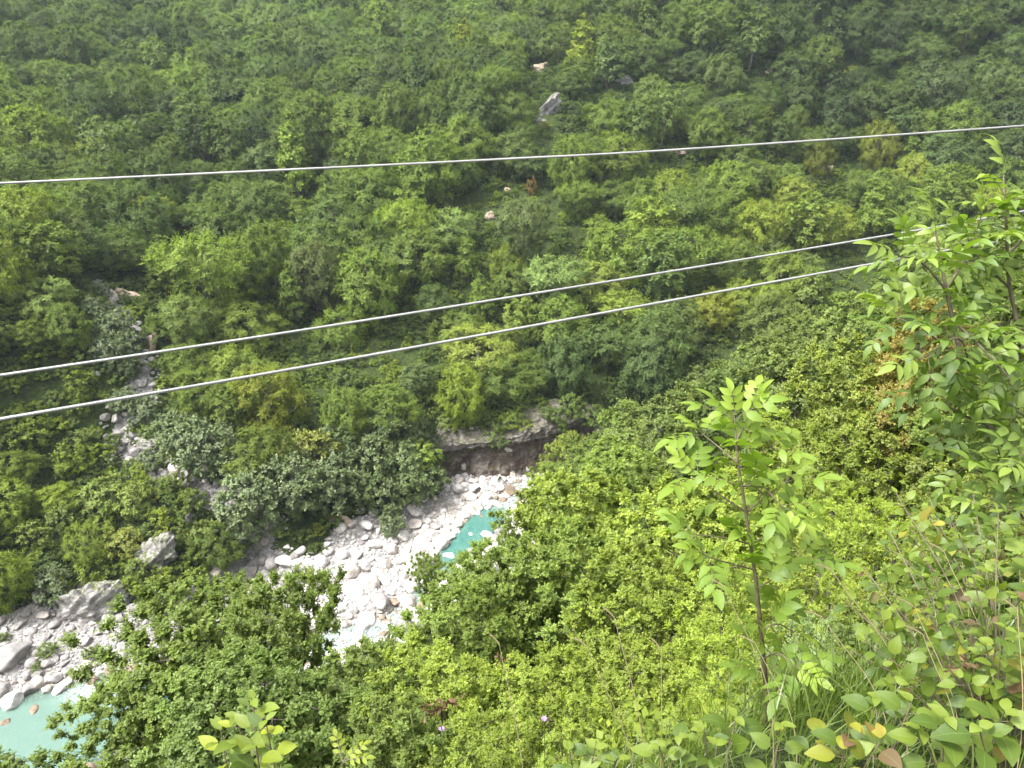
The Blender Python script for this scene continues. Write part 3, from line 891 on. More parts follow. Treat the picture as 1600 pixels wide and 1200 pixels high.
# named far-side trees one can point at
for px, py, wd_, t_, lab, pr in (
        (430, 650, 100, T_YELLOW * 0.85, 'yellow-green dome-shaped tree below the lowest cable, left of the river bend', FAR[0]),
        (545, 665, 75, (0.13, 0.19, 0.03), 'narrow yellow-green tree above the grey-green willows, left of the cliff', FAR[2]),
        (722, 635, 80, T_FRESH * 0.8, 'bright lime green tree directly above the left end of the river cliff', FAR[3]),
        (600, 375, 52, (0.13, 0.21, 0.04), 'pale fresh green round tree between the top and middle cables, left of the grassy clearing', FAR[1]),
        (1365, 250, 62, T_YELLOW * 0.75, 'large golden-green tree just under the top cable on the right slope', FAR[5]),
        (1362, 300, 22, (0.25, 0.25, 0.03), 'small bright yellow tree below the golden-green tree under the top cable', FAR[9]),
        (830, 296, 20, (0.17, 0.12, 0.035), 'small orange-tinged shrub at the top of the grassy clearing', BUSH[0]),
        (1195, 190, 30, T_YELLOW * 0.7, 'small yellow-green tree just above the top cable on the right slope', FAR[9]),
        (895, 285, 75, T_GREEN * 1.05, 'broad fresh green tree just right of the orange shrub and clearing', FAR[7]),
        (652, 605, 50, (0.10, 0.14, 0.045), 'tall pale grey-green tree left of the lime green tree at the cliff', FAR[10]),
        (60, 385, 100, T_BRIGHT * 0.95, 'bright green tree crowning the nearer left-hand spur', FAR[6]),
        (20, 440, 90, T_BRIGHT * 0.9, 'bright green tree on the left spur at the picture edge', FAR[0]),
        (20, 920, 80, T_FRESH * 0.75, 'lush bright green tree beside the gravel bar at the left edge', FAR[3]),
        (330, 125, 60, T_MID * 0.95, 'dark rounded tree with pale stems high on the upper left slope', FAR[7]),
        (1275, 265, 45, T_YELLOW * 0.6, 'yellow-green tree just under the top cable, left of the golden-green one', FAR[8]),
        (820, 395, 90, (0.10, 0.135, 0.042), 'wide grey-green tree just above the middle cable below the clearing', FAR[4]),
        (415, 435, 95, T_GREEN * 1.0, 'broad fresh green tree between middle cable and upper left forest', FAR[7]),
        (790, 430, 55, T_BRIGHT * 0.8, 'bright green round tree touching the middle cable near the centre', FAR[1]),
        (500, 455, 90, (0.10, 0.125, 0.035), 'olive green drooping tree above the middle cable, left of centre', FAR[6]),
        (880, 590, 80, T_DARK * 1.5, 'dark rounded tree above the middle of the river cliff', FAR[7]),
        (1010, 600, 90, T_DARK * 1.5, 'dark blue-green tree right of the river cliff', FAR[3])):
    plant_px('broadleaf_tree', pr, px, py, wd_, t_, label=lab, fixed=True)
# willows and other rounded shrubs along the gully and bar: base pixel
WL = [(90, 935, 66, 'willow_shrub'), (150, 905, 56, 'shrub'), (395, 815, 110, 'willow_shrub'), (455, 800, 110, 'willow_shrub'), (520, 795, 100, 'willow_shrub'), (380, 850, 80, 'willow_shrub'), (330, 735, 100, 'willow_shrub'), (275, 702, 70, 'willow_shrub'),
      (365, 750, 60, 'willow_shrub'), (232, 660, 52, 'willow_shrub'), (200, 642, 46, 'willow_shrub'), (172, 570, 60, 'willow_shrub'), (150, 500, 44, 'willow_shrub'), (185, 530, 56, 'willow_shrub'), (205, 555, 50, 'willow_shrub'), (160, 470, 36, 'willow_shrub'), (205, 588, 36, 'willow_shrub'), (240, 735, 44, 'willow_shrub'),
      (612, 832, 46, 'willow_shrub'), (600, 800, 70, 'dark_shrub'), (640, 780, 70, 'dark_shrub'), (670, 770, 60, 'dark_shrub'), (565, 780, 70, 'dark_shrub'), (635, 745, 70, 'dark_shrub'), (675, 740, 56, 'dark_shrub'), (590, 740, 80, 'dark_shrub'), (480, 740, 90, 'shrub'), (530, 725, 80, 'dark_shrub'),
      (692, 722, 34, 'dark_shrub'), (672, 705, 44, 'dark_shrub'), (700, 672, 34, 'shrub'), (650, 690, 50, 'dark_shrub'), (600, 700, 70, 'dark_shrub'), (130, 620, 50, 'shrub'), (60, 700, 60, 'shrub'), (120, 740, 60, 'shrub'), (170, 800, 70, 'shrub'), (215, 800, 60, 'shrub'), (300, 810, 56, 'shrub'), (325, 850, 50, 'shrub'), (200, 870, 60, 'shrub'), (225, 905, 46, 'shrub'), (310, 880, 44, 'shrub'), (60, 860, 60, 'shrub'),
      (110, 830, 56, 'shrub'), (160, 850, 50, 'shrub'), (280, 770, 44, 'shrub'), (20, 1025, 26, 'bar_shrub'), (75, 1022, 34, 'bar_shrub'), (140, 1025, 26, 'bar_shrub'), (60, 1045, 22, 'bar_shrub'), (240, 960, 34, 'bar_shrub'), (5, 1000, 24, 'bar_shrub')]
for px, py, wd_, kd in WL:
    if kd == 'willow_shrub': t_ = T_WILLOW * rng.uniform(0.85, 1.2); pr = WILLOW
    elif kd == 'dark_shrub': t_ = (T_MID * 0.6 + T_WILLOW * 0.4) * rng.uniform(0.8, 1.1); pr = WILLOW
    elif kd == 'bar_shrub': t_ = (T_OLIVE * 0.7 + T_WILLOW * 0.5) * rng.uniform(0.9, 1.2); pr = BUSH
    else: t_ = tint_of(0.72, rng); pr = WILLOW if rng.random() < .5 else BUSH
    plant_px('willow_shrub' if 'willow' in kd else 'shrub', pr, px, py, wd_, t_, base=True, ratio=0.82 if kd != 'bar_shrub' else 0.6, fixed=True)

# far forest by dart throwing in world space
cell = {}
def spaced(x, y, r, grid=cell, size=8.0):
    i, j = int(x // size), int(y // size)
    for a in (-1, 0, 1):
        for b in (-1, 0, 1):
            for (qx, qy, qr) in grid.get((i + a, j + b), ()):
                if (x - qx) ** 2 + (y - qy) ** 2 < (0.5 * (r + qr)) ** 2: return False
    grid.setdefault((i, j), []).append((x, y, r))
    return True


for d_ in PLANTS:
    spaced(d_['pos'][0], d_['pos'][1], 5.0)
XS = np.array([rng.uniform(-220, 260) for _ in range(26000)]); YS = np.array([rng.uniform(76, 400) for _ in range(26000)])
ZS = ground(XS, YS); dR, wR = seg_dist(XS, YS, RIVER); GV = gravel(XS, YS)
s_, cw_ = cliff_side(XS, YS)
riv_y = np.interp(XS, [p_[0] for p_ in RIVER], [p_[1] for p_ in RIVER])
dGl, wGl = seg_dist(XS, YS, GULLY)
PX, PY, DP = project(np.c_[XS, YS, ZS + 6])
for x, y, z, dr, wr, gv, cs, cw1, ry, dg, wg, px, py, dp in zip(XS, YS, ZS, dR, wR, GV, s_, cw_, riv_y, dGl, wGl, PX, PY, DP):
    if y < ry + 5 or dr < wr + 4 or gv > 0.3 or dg < wg + 2.0: continue
    if cw1 > 0.2 and -12 < cs < 5: continue
    if px < -500 or px > 2300 or py < -200: continue
    big = rng.uniform(0.72, 1.3) + (0.15 if rng.random() < .15 else 0)
    if y < 112 or (px < 330 and 560 < py): big *= 0.72
    sp = 6.3 * big
    rx = FPX * 5.2 * big / dp
    py -= FPX * 2.0 * (big - 1) / dp
    if -50 < px < 1650 and blocked(px, py, rx * 0.85, rx * 0.95): continue
    if not spaced(x, y, sp): continue
    pr = FAR[rng.randrange(11)]
    h = rng.uniform(0.72, 1.08)
    plant('broadleaf_tree', pr, (x, y, z - 0.2), big * 1.12, big * 1.12 * h, tint_of(green_at(px, py), rng) * rng.uniform(0.92, 1.32) * (0.85 if px > 1000 and py < 230 else 1.0), fixed=False)
    PLANTS[-1]['tint'] = PLANTS[-1]['tint'] * (1 + 0.55 * float(fbm(np.array([x * .022]), np.array([y * .022]), 88, 3)[0]))
    PLANTS[-1]['tint'] = np.minimum(PLANTS[-1]['tint'], (0.19, 0.24, 1))

# near slope: trees the picture shows one by one: crown centre pixel, width in pixels, depth in metres
NW = [(455, 1020, 200, 15.5, NEAR, T_GREEN * 1.05, 1.25), (310, 1060, 300, 16.5, NEAR, T_GREEN * 0.95, 0.9), (215, 1125, 200, 15, NEAR, T_GREEN * 1.0, 0.75), (570, 1120, 240, 14, NEAR, T_GREEN * 0.95, 1.0), (400, 1180, 300, 12.5, NEAR, T_MID * 1.15, 0.9),
      (345, 1000, 170, 17.5, NEAR, T_GREEN * 1.25, 1.0), (800, 950, 210, 18.5, NEAR, T_GREEN * 1.15, 1.0), (710, 1040, 230, 16, NEAR, T_GREEN * 1.1, 1.0), (880, 960, 240, 18, NEAR, T_GREEN * 1.2, 1.1), (700, 1120, 240, 11.5, NEAR, T_BRIGHT * 0.95, 0.9),
      (620, 1180, 200, 10, NEAR, T_GREEN, 0.9), (850, 1120, 220, 11, NEAR, T_BRIGHT * 1.0, 0.9), (1000, 980, 230, 16, NEAR, T_BRIGHT * 0.9, 1.0), (1010, 1110, 220, 9.5, NEAR, T_BRIGHT * 1.1, 0.85), (900, 830, 210, 30, MID, T_BRIGHT * 1.05, 0.9),
      (985, 790, 170, 42, MID, T_GREEN * 1.3, 1.0), (1060, 870, 220, 26, MID, T_BRIGHT * 0.95, 0.9), (880, 765, 90, 84, MID, T_GREEN * 1.1, 0.9), (930, 738, 110, 80, MID, T_GREEN * 1.05, 0.9), (748, 952, 185, 19, NEAR, T_GREEN * 1.1, 1.0), (668, 905, 60, 21, NEAR, T_GREEN * 1.1, 1.4), (960, 750, 130, 66, MID, T_GREEN * 1.2, 0.9),
      (985, 690, 130, 76, MID, T_OLIVE * 1.3, 0.9), (1070, 740, 150, 55, MID, T_GREEN * 0.8, 1.0), (1075, 665, 140, 66, MID, T_OLIVE * 1.05, 0.9), (1120, 620, 120, 72, MID, T_OLIVE * 0.95, 0.9), (1170, 650, 170, 50, MID, T_MID * 1.05, 1.0), (1200, 580, 120, 66, MID, T_OLIVE * 1.1, 0.9),
      (1262, 545, 110, 70, MID, T_OLIVE * 1.2, 0.9), (1250, 622, 190, 46, MID, T_OLIVE * 1.0, 0.95), (1330, 520, 130, 62, MID, T_OLIVE * 1.25, 0.9), (1400, 560, 110, 50, MID, T_MID * 1.1, 1.1), (1430, 620, 210, 19, NEAR, np.array([0.21, 0.185, 0.03]), 1.3), (1335, 665, 210, 20, NEAR, np.array([0.16, 0.205, 0.03]), 1.25),
      (1235, 740, 190, 28, NEAR, T_FRESH * 0.8, 0.9), (1340, 760, 200, 19, NEAR, T_BRIGHT * 0.95, 1.1), (1440, 730, 190, 18, NEAR, (0.15, 0.19, 0.03), 1.2), (1540, 700, 220, 17, NEAR, T_GREEN, 1.2), (1150, 820, 180, 24, MID, T_BRIGHT, 0.9), (1260, 860, 200, 15, FINE, T_FRESH * 0.75, 0.9), (1140, 940, 200, 14, FINE, T_BRIGHT * 1.15, 0.9),
      (1330, 830, 150, 12, FINE, T_FRESH * 0.95, 0.8), (1400, 870, 180, 10, FINE, T_FRESH * 0.8, 0.9), (1270, 960, 200, 10, FINE, T_BRIGHT * 0.95, 0.9), (1120, 1060, 180, 8, FINE, T_FRESH * 0.95, 0.8), (1280, 1060, 180, 7, FINE, T_WILLOW * 1.7, 0.8), (1400, 1000, 200, 7.5, FINE, T_BRIGHT * 0.9, 0.8), (1200, 1130, 160, 6.5, FINE, T_FRESH * 0.9, 0.7),
      (1520, 840, 200, 9, FINE, T_BRIGHT * 0.8, 1.0), (1500, 1000, 260, 7, FINE, T_GREEN * 1.1, 0.9), (900, 1190, 240, 8.5, FINE, T_FRESH * 0.75, 0.8), (760, 1200, 200, 8.5, FINE, T_FRESH * 0.8, 0.8), (1050, 1190, 180, 7, FINE, T_FRESH * 0.85, 0.7), (1580, 560, 200, 20, NEAR, T_GREEN * 0.9, 1.2), (1480, 500, 130, 40, MID, T_OLIVE * 1.2, 1.0),
      (1560, 450, 150, 45, MID, T_GREEN * 0.9, 1.0), (790, 820, 60, 90, BUSH, T_GREEN, 0.8), (830, 790, 60, 88, BUSH, T_FRESH * 0.6, 0.8)]
for px, py, wd_, dp, prs, t_, ra in NW:
    pr = prs[rng.randrange(len(prs))]
    c_ = at_depth(px, py, dp)
    rad = wd_ / 2 / FPX * dp
    gz_ = float(ground(c_[0], c_[1]))
    H = max(2 * rad * ra, 1.0); topz = c_[2] + H * 0.5
    tall = max(topz - gz_, H * 0.8)
    sx = rad / (pr.R * 1.05)
    sz = min(tall / pr.H, H * 1.15 / pr.H)
    plant('near_tree', pr, (c_[0], c_[1], topz - sz * pr.H), sx, sz, np.array(t_) * rng.uniform(0.88, 1.15), near=True, fixed=True)
# filling of the near slope
cell2 = {}
for d_ in PLANTS:
    if d_.get('near'): spaced(d_['pos'][0], d_['pos'][1], min(4.5, d_['sx'] * d_['proto'].R * 1.2), cell2, 7.0)
N2 = 9000
XS = np.array([rng.uniform(-60, 130) for _ in range(N2)]); YS = np.array([6 + 118 * rng.random() ** 1.3 for _ in range(N2)])
ZS = ground(XS, YS); dR, wR = seg_dist(XS, YS, RIVER)
riv_y = np.interp(XS, [p_[0] for p_ in RIVER], [p_[1] for p_ in RIVER])
for x, y, z, dr, wr, ry in zip(XS, YS, ZS, dR, wR, riv_y):
    if y > ry - wr - 1.5 or dr < wr + 2.5: continue
    lift = 3.2 if y < 20 else 5.0
    px, py, dp = (float(v[0]) for v in project((x, y, z + lift)))
    if px < -120 or px > 1760 or py > 1500: continue
    if px < 240 and py > 700: continue
    if px < 360 and y > 20: continue                           # river and bar stay in view on the left
    if px < 660 and y > 24: continue
    if px < 800 and y > 30 and py < 1010 and y < 92: continue
    if y > 30 and px < 830 and py < 900: continue
    r_ = 2.0 if dp < 16 else (2.7 if dp < 40 else 3.4)
    r_ *= rng.uniform(0.75, 1.1)
    if not spaced(x, y, r_ * 1.85, cell2, 7.0): continue
    pr = (NEAR if dp < 30 else MID)[rng.randrange(4)]
    if dp < 12: pr = FINE[rng.randrange(3)]
    g_ = 0.88 + 0.12 * math.sin(px * 0.01) + rng.uniform(-.12, .15) - (0.35 if px > 1040 and dp > 42 and py < 620 else 0) - (0.2 if px < 600 else 0) + (0.15 if px > 1270 and dp < 45 and py > 540 else 0)
    H = r_ * rng.uniform(2.1, 3.0)
    plant('near_tree', pr, (x, y, z - 0.2), r_ / pr.R, H / pr.H, tint_of(g_, rng), near=True, fixed=False)

print('plants', len(PLANTS))

# ------------------------------------------------------------------ which plants show: paint them front to back in a small buffer
BW, BH = 800, 600
buf = np.zeros((BH, BW), np.int32) - 1
info = []
for i, d_ in enumerate(PLANTS):
    R_ = d_['proto'].R * d_['sx']; H_ = d_['proto'].H * d_['sz']
    c_ = d_['pos'] + np.array([0, 0, H_ * 0.58])
    px, py, dp = (float(v[0]) for v in project(c_))
    info.append((dp, px, py, FPX * R_ / max(dp, 1), FPX * H_ * 0.45 / max(dp, 1)))
    d_['px'], d_['py'], d_['depth'], d_['rpx'] = px, py, dp, FPX * R_ / max(dp, 1)
vis = np.zeros(len(PLANTS))
for i in sorted(range(len(PLANTS)), key=lambda q: info[q][0]):
    dp, px, py, rx, ry = info[i]
    if dp < 2: continue
    a, b, rx, ry = px / 2, py / 2, rx / 2 * 0.9, ry / 2
    x0, x1, y0, y1 = int(max(0, a - rx)), int(min(BW, a + rx + 1)), int(max(0, b - ry)), int(min(BH, b + ry + 1))
    if x1 <= x0 or y1 <= y0: continue
    yy, xx = np.mgrid[y0:y1, x0:x1]
    m = ((xx - a) / rx) ** 2 + ((yy - b) / ry) ** 2 < 1
    sub_ = buf[y0:y1, x0:x1]
    m &= sub_ < 0
    vis[i] = m.sum(); sub_[m] = i
for i, d_ in enumerate(PLANTS): d_['vis'] = vis[i]
trees = [d_ for d_ in PLANTS if 'tree' in d_['kind']]
single = [d_ for d_ in trees if d_.get('fixed')] + sorted([d_ for d_ in trees if not d_.get('fixed')], key=lambda q: -q['vis'])
single = [d_ for d_ in single if d_['vis'] >= 3][:300]
sid = set(id(d_) for d_ in single)
shr = [d_ for d_ in PLANTS if 'shrub' in d_['kind'] and d_['vis'] >= 1]
sid |= set(id(d_) for d_ in shr)
mass = [d_ for d_ in PLANTS if id(d_) not in sid and -500 < d_['px'] < 2300 and d_['py'] < 1700]
print('single', len(single), 'shrubs', len(shr), 'mass', len(mass))

# ------------------------------------------------------------------ labels that single out one thing by its look and its landmark
MARKS = [('the pale earth scar high up', 845, 113), ('the grey crag on the upper slope', 858, 175), ('the grassy clearing', 812, 320), ('the golden-green tree', 1365, 250), ('the lime green tree at the cliff', 722, 635),
         ('the right end of the river cliff', 915, 660), ('the yellow-green dome tree', 430, 650), ('the bare gully bank', 200, 465), ('the bend of the stony gully', 185, 665), ('the big slanting rock slab', 135, 955), ('the mossy rock outcrop', 245, 850),
         ('the turquoise pool', 735, 825), ('the top left corner', 30, 30), ('the top edge left of centre', 420, 20), ('the top edge right of centre', 1060, 20), ('the top right corner', 1540, 40), ('the left end of the top cable', 60, 285), ('the right end of the top cable', 1550, 205),
         ('the compound-leaved sapling', 1155, 760), ('the large-leaved tree', 1480, 520), ('the orange-tinged tree', 1430, 600), ('the yellow-tipped sprout', 370, 1120), ('the bottom left pool', 50, 1130), ('the lower cable left of centre', 500, 572),
         ('the top cable left of centre', 430, 268), ('the middle cable right of centre', 1150, 415), ('the red-tinged shrub', 1460, 900), ('the pale round tree', 600, 375)]
ORD = ['', 'second ', 'third ', 'fourth ', 'fifth ', 'sixth ', 'seventh ', 'eighth ', 'ninth ', 'tenth ', 'eleventh ', 'twelfth ', 'thirteenth ', 'fourteenth ', 'fifteenth ']


def make_labels(items, noun, sizes, marks=MARKS, where=''):
    groups = {}
    ws = sorted(q['rpx'] for q in items)
    for q in items:
        if q.get('label'): continue
        best = min(marks, key=lambda m: math.hypot(q['px'] - m[1], (q['py'] - m[2]) * 1.15))
        dx, dy = q['px'] - best[1], q['py'] - best[2]
        rel = ('right of' if dx > 0 else 'left of') if abs(dx) > abs(dy) else ('below' if dy > 0 else 'above')
        sz = sizes[0] if q['rpx'] > ws[int(len(ws) * 0.72)] else (sizes[2] if q['rpx'] < ws[int(len(ws) * 0.3)] else sizes[1])
        look = (sz + ' ' if sz else '') + q['look']
        groups.setdefault((look, rel, best[0]), []).append((math.hypot(dx, dy), q))
    for (look, rel, mk), l in groups.items():
        l.sort(key=lambda a: a[0])
        for i, (_, q) in enumerate(l):
            q['label'] = f'{look} {noun}, {ORD[i]}nearest {rel} {mk}' if len(l) > 1 else f'{look} {noun} {rel} {mk}'
            q['label'] = q['label'].replace('on the near bank', 'of the near bank') if len(q['label'].split()) < 17 else q['label'].replace(' on the near bank', '')


for d_ in PLANTS: d_['look'] = colour_word(d_['tint'])
far_s = [d_ for d_ in single if not d_.get('near')]; near_s = [d_ for d_ in single if d_.get('near')]
make_labels(far_s, 'tree', ('big', '', 'small'))
make_labels(near_s, 'tree on the near bank', ('wide', '', 'small'))
make_labels(shr, 'shrub', ('big', '', 'low'))


def place_tree(d_, name, cat, group):
    root = bpy.data.objects.new(name, None); COL.objects.link(root)
    root.empty_display_size = 0.5
    root.location = tuple(d_['pos']); root.rotation_euler = (0, d_['lean'], d_['rot']); root.scale = (d_['sx'], d_['sx'], d_['sz'])
    tag(root, d_['label'], cat, group)
    cr_ = link('crown', d_['proto'].crown, root); cr_['tint'] = [float(v) for v in d_['tint']]
    link('trunk', d_['proto'].trunk, root)
    return root


for d_ in far_s: place_tree(d_, 'broadleaf_tree', 'tree', 'trees on the far slope of the gorge')
for d_ in near_s: place_tree(d_, 'broadleaf_tree', 'tree', 'trees on the near slope below the camera')
for d_ in shr: place_tree(d_, d_['kind'], 'shrub', 'rounded shrubs along the gravel bar and gully')


# ------------------------------------------------------------------ scattered stuff through geometry nodes
def scatter(name, items, protos, kind='stuff', wood=True):
    """items: (pos, rotz, sx, sz, tint, index of proto). protos: meshes or (crown, trunk) pairs wrapped as objects of the scene's own plants."""
    me = bpy.data.meshes.new(name)
    n = len(items)
    me.vertices.add(n); me.vertices.foreach_set('co', np.array([i[0] for i in items], np.float32).ravel())
    def at(nm, typ, arr, key='value'):
        a = me.attributes.new(nm, typ, 'POINT'); a.data.foreach_set(key, np.asarray(arr).ravel())
    at('rotv', 'FLOAT_VECTOR', np.array([(i[6] if len(i) > 6 else 0, 0, i[1]) for i in items], np.float32), 'vector')
    at('scl', 'FLOAT_VECTOR', np.array([(i[2], i[2], i[3]) for i in items], np.float32), 'vector')
    at('tint', 'FLOAT_COLOR', np.array([(*i[4], 1) for i in items], np.float32), 'color')
    at('pick', 'INT', np.array([i[5] for i in items], np.int32))
    o = link(name, me)
    ng = bpy.data.node_groups.new(name + '_scatter', 'GeometryNodeTree')
    ng.interface.new_socket('Geometry', in_out='INPUT', socket_type='NodeSocketGeometry')
    ng.interface.new_socket('Geometry', in_out='OUTPUT', socket_type='NodeSocketGeometry')
    gi, go = ng.nodes.new('NodeGroupInput'), ng.nodes.new('NodeGroupOutput')
    jn = ng.nodes.new('GeometryNodeJoinGeometry')
    def named(nm, typ):
        a = ng.nodes.new('GeometryNodeInputNamedAttribute'); a.data_type = typ; a.inputs['Name'].default_value = nm
        return a.outputs[0]
    rv, sv, pk = named('rotv', 'FLOAT_VECTOR'), named('scl', 'FLOAT_VECTOR'), named('pick', 'INT')
    for i, src in enumerate(protos):
        cp = ng.nodes.new('FunctionNodeCompare'); cp.data_type = 'INT'; cp.operation = 'EQUAL'
        ng.links.new(pk, cp.inputs[2]); cp.inputs[3].default_value = i
        for s_obj in src:
            oi = ng.nodes.new('GeometryNodeObjectInfo'); oi.transform_space = 'ORIGINAL'
            oi.inputs[0].default_value = s_obj
            ip = ng.nodes.new('GeometryNodeInstanceOnPoints')
            ng.links.new(gi.outputs[0], ip.inputs['Points']); ng.links.new(cp.outputs[0], ip.inputs['Selection'])
            ng.links.new(oi.outputs['Geometry'], ip.inputs['Instance'])
            ng.links.new(rv, ip.inputs['Rotation']); ng.links.new(sv, ip.inputs['Scale'])
            ng.links.new(ip.outputs[0], jn.inputs[0])
    ng.links.new(jn.outputs[0], go.inputs[0])
    md = o.modifiers.new('scatter', 'NODES'); md.node_group = ng
    tag(o, kind=kind)
    return o


def holder(mesh):
    """An object of the scene that carries this mesh."""
    for o_ in COL.objects:
        if o_.data is mesh: return o_
    return bpy.data.objects.new(mesh.name, mesh)


ALLP = FAR + BUSH + WILLOW + MID + NEAR + FINE
used = sorted(set(ALLP.index(d_['proto']) for d_ in mass))
remap = {u: i for i, u in enumerate(used)}
srcs = [(holder(ALLP[u].crown), holder(ALLP[u].trunk)) for u in used]
scatter('forest', [(d_['pos'], d_['rot'], d_['sx'], d_['sz'], d_['tint'], remap[ALLP.index(d_['proto'])]) for d_ in mass], srcs)

# undergrowth: low bushes between and under the trees, on both slopes
ug = []
N3 = 46000
XS = np.array([rng.uniform(-170, 220) for _ in range(N3)]); YS = np.array([rng.uniform(3.4, 300) for _ in range(N3)])
XS[-6000:] = np.array([rng.uniform(-12, 20) for _ in range(6000)]); YS[-6000:] = np.array([3.2 + 20 * rng.random() ** 1.5 for _ in range(6000)])
XS[:5000] = np.array([rng.uniform(-95, 0) for _ in range(5000)]); YS[:5000] = np.array([rng.uniform(76, 125) for _ in range(5000)])
ZS = ground(XS, YS); dR, wR = seg_dist(XS, YS, RIVER); GV = gravel(XS, YS); dGl, wGl = seg_dist(XS, YS, GULLY)
s_, cw_ = cliff_side(XS, YS)
riv_y = np.interp(XS, [p_[0] for p_ in RIVER], [p_[1] for p_ in RIVER])
PX, PY, DP = project(np.c_[XS, YS, ZS + 1])
ROCKPX = [(845, 113, 14, 10), (858, 176, 22, 10), (765, 340, 8, 8), (195, 465, 36, 7), (236, 545, 7, 18), (135, 950, 60, 34), (245, 860, 40, 40), (234, 700, 18, 14), (800, 680, 100, 22)]
cell3 = {}
for x, y, z, dr, wr, gv, dg, wg, cs, cw1, ry, px, py, dp in zip(XS, YS, ZS, dR, wR, GV, dGl, wGl, s_, cw_, riv_y, PX, PY, DP):
    if gv > 0.35 or dr < wr + 1.2 or z < 0.4 or dg < wg + 0.6: continue
    if cw1 > 0.2 and -10 < cs < 4.0: continue
    if px < -300 or px > 2200 or dp < 3.2: continue
    if dp < 9 and z > float(at_depth(px, 1030, dp)[2]): continue
    if any(((px - a) / (b_ * .7)) ** 2 + ((py - c_) / (e_ * .7)) ** 2 < 1 for a, c_, b_, e_ in ROCKPX): continue
    nearside = y < ry
    if nearside and px < 640 and y > 45 and dr < 12: sc_ = 0.45
    else: sc_ = rng.uniform(0.5, 1.0)
    if dp < 13: sc_ = 0.22 + 0.02 * dp
    clearing = any(((px - a) / b_) ** 2 + ((py - c_) / e_) ** 2 < 1 for a, c_, b_, e_ in ((812, 318, 70, 38), (600, 560, 60, 40), (1380, 430, 110, 45)))
    if not spaced(x, y, 1.5 if clearing else 2.0 * sc_ + (0.4 if dp > 13 else 0.1), cell3, 3.0): continue
    g_ = green_at(px, py) * (0.85 if dp > 118 else 0.95) if not nearside else (0.5 + 0.45 * float(fbm(np.array([x * .5]), np.array([y * .5]), 55, 2)[0]) + rng.uniform(-.15, .15))
    if clearing: sc_ *= 0.6; g_ = 0.75
    ug.append(((x, y, z - 0.2), rng.uniform(0, 6.28), sc_, sc_ * rng.uniform(0.6, 1.0), tint_of(g_, rng), rng.randrange(4)))
print('undergrowth', len(ug))
scatter('undergrowth', ug, [(holder(b_.crown),) for b_ in BUSH] + [(holder(b_.crown),) for b_ in FINE])

# ------------------------------------------------------------------ boulders and stones
RK = []
rr = np.random.RandomState(5)


def stone_at(px, py, wpx, hue=None, idx=None, sink=0.3, label=None, flat=1.0):
    g = hit(px, py, tmin=30)
    if g is None: return
    dep = project(g)[2][0]
    rad = wpx / 2 / FPX * dep
    RK.append(dict(pos=np.array([g[0], g[1], (0.02 - 0.3 * rad) if sink > 0.8 and g[2] < 0.1 else max(g[2], -0.06) + rad * (0.45 - sink)]), r=rad, idx=idx if idx is not None else rr.randint(9), hue=hue, rot=(rr.uniform(-.3, .3), rr.uniform(-.3, .3), rr.uniform(0, 6.28)), px=px, py=py, rpx=wpx / 2, label=label, flat=flat))


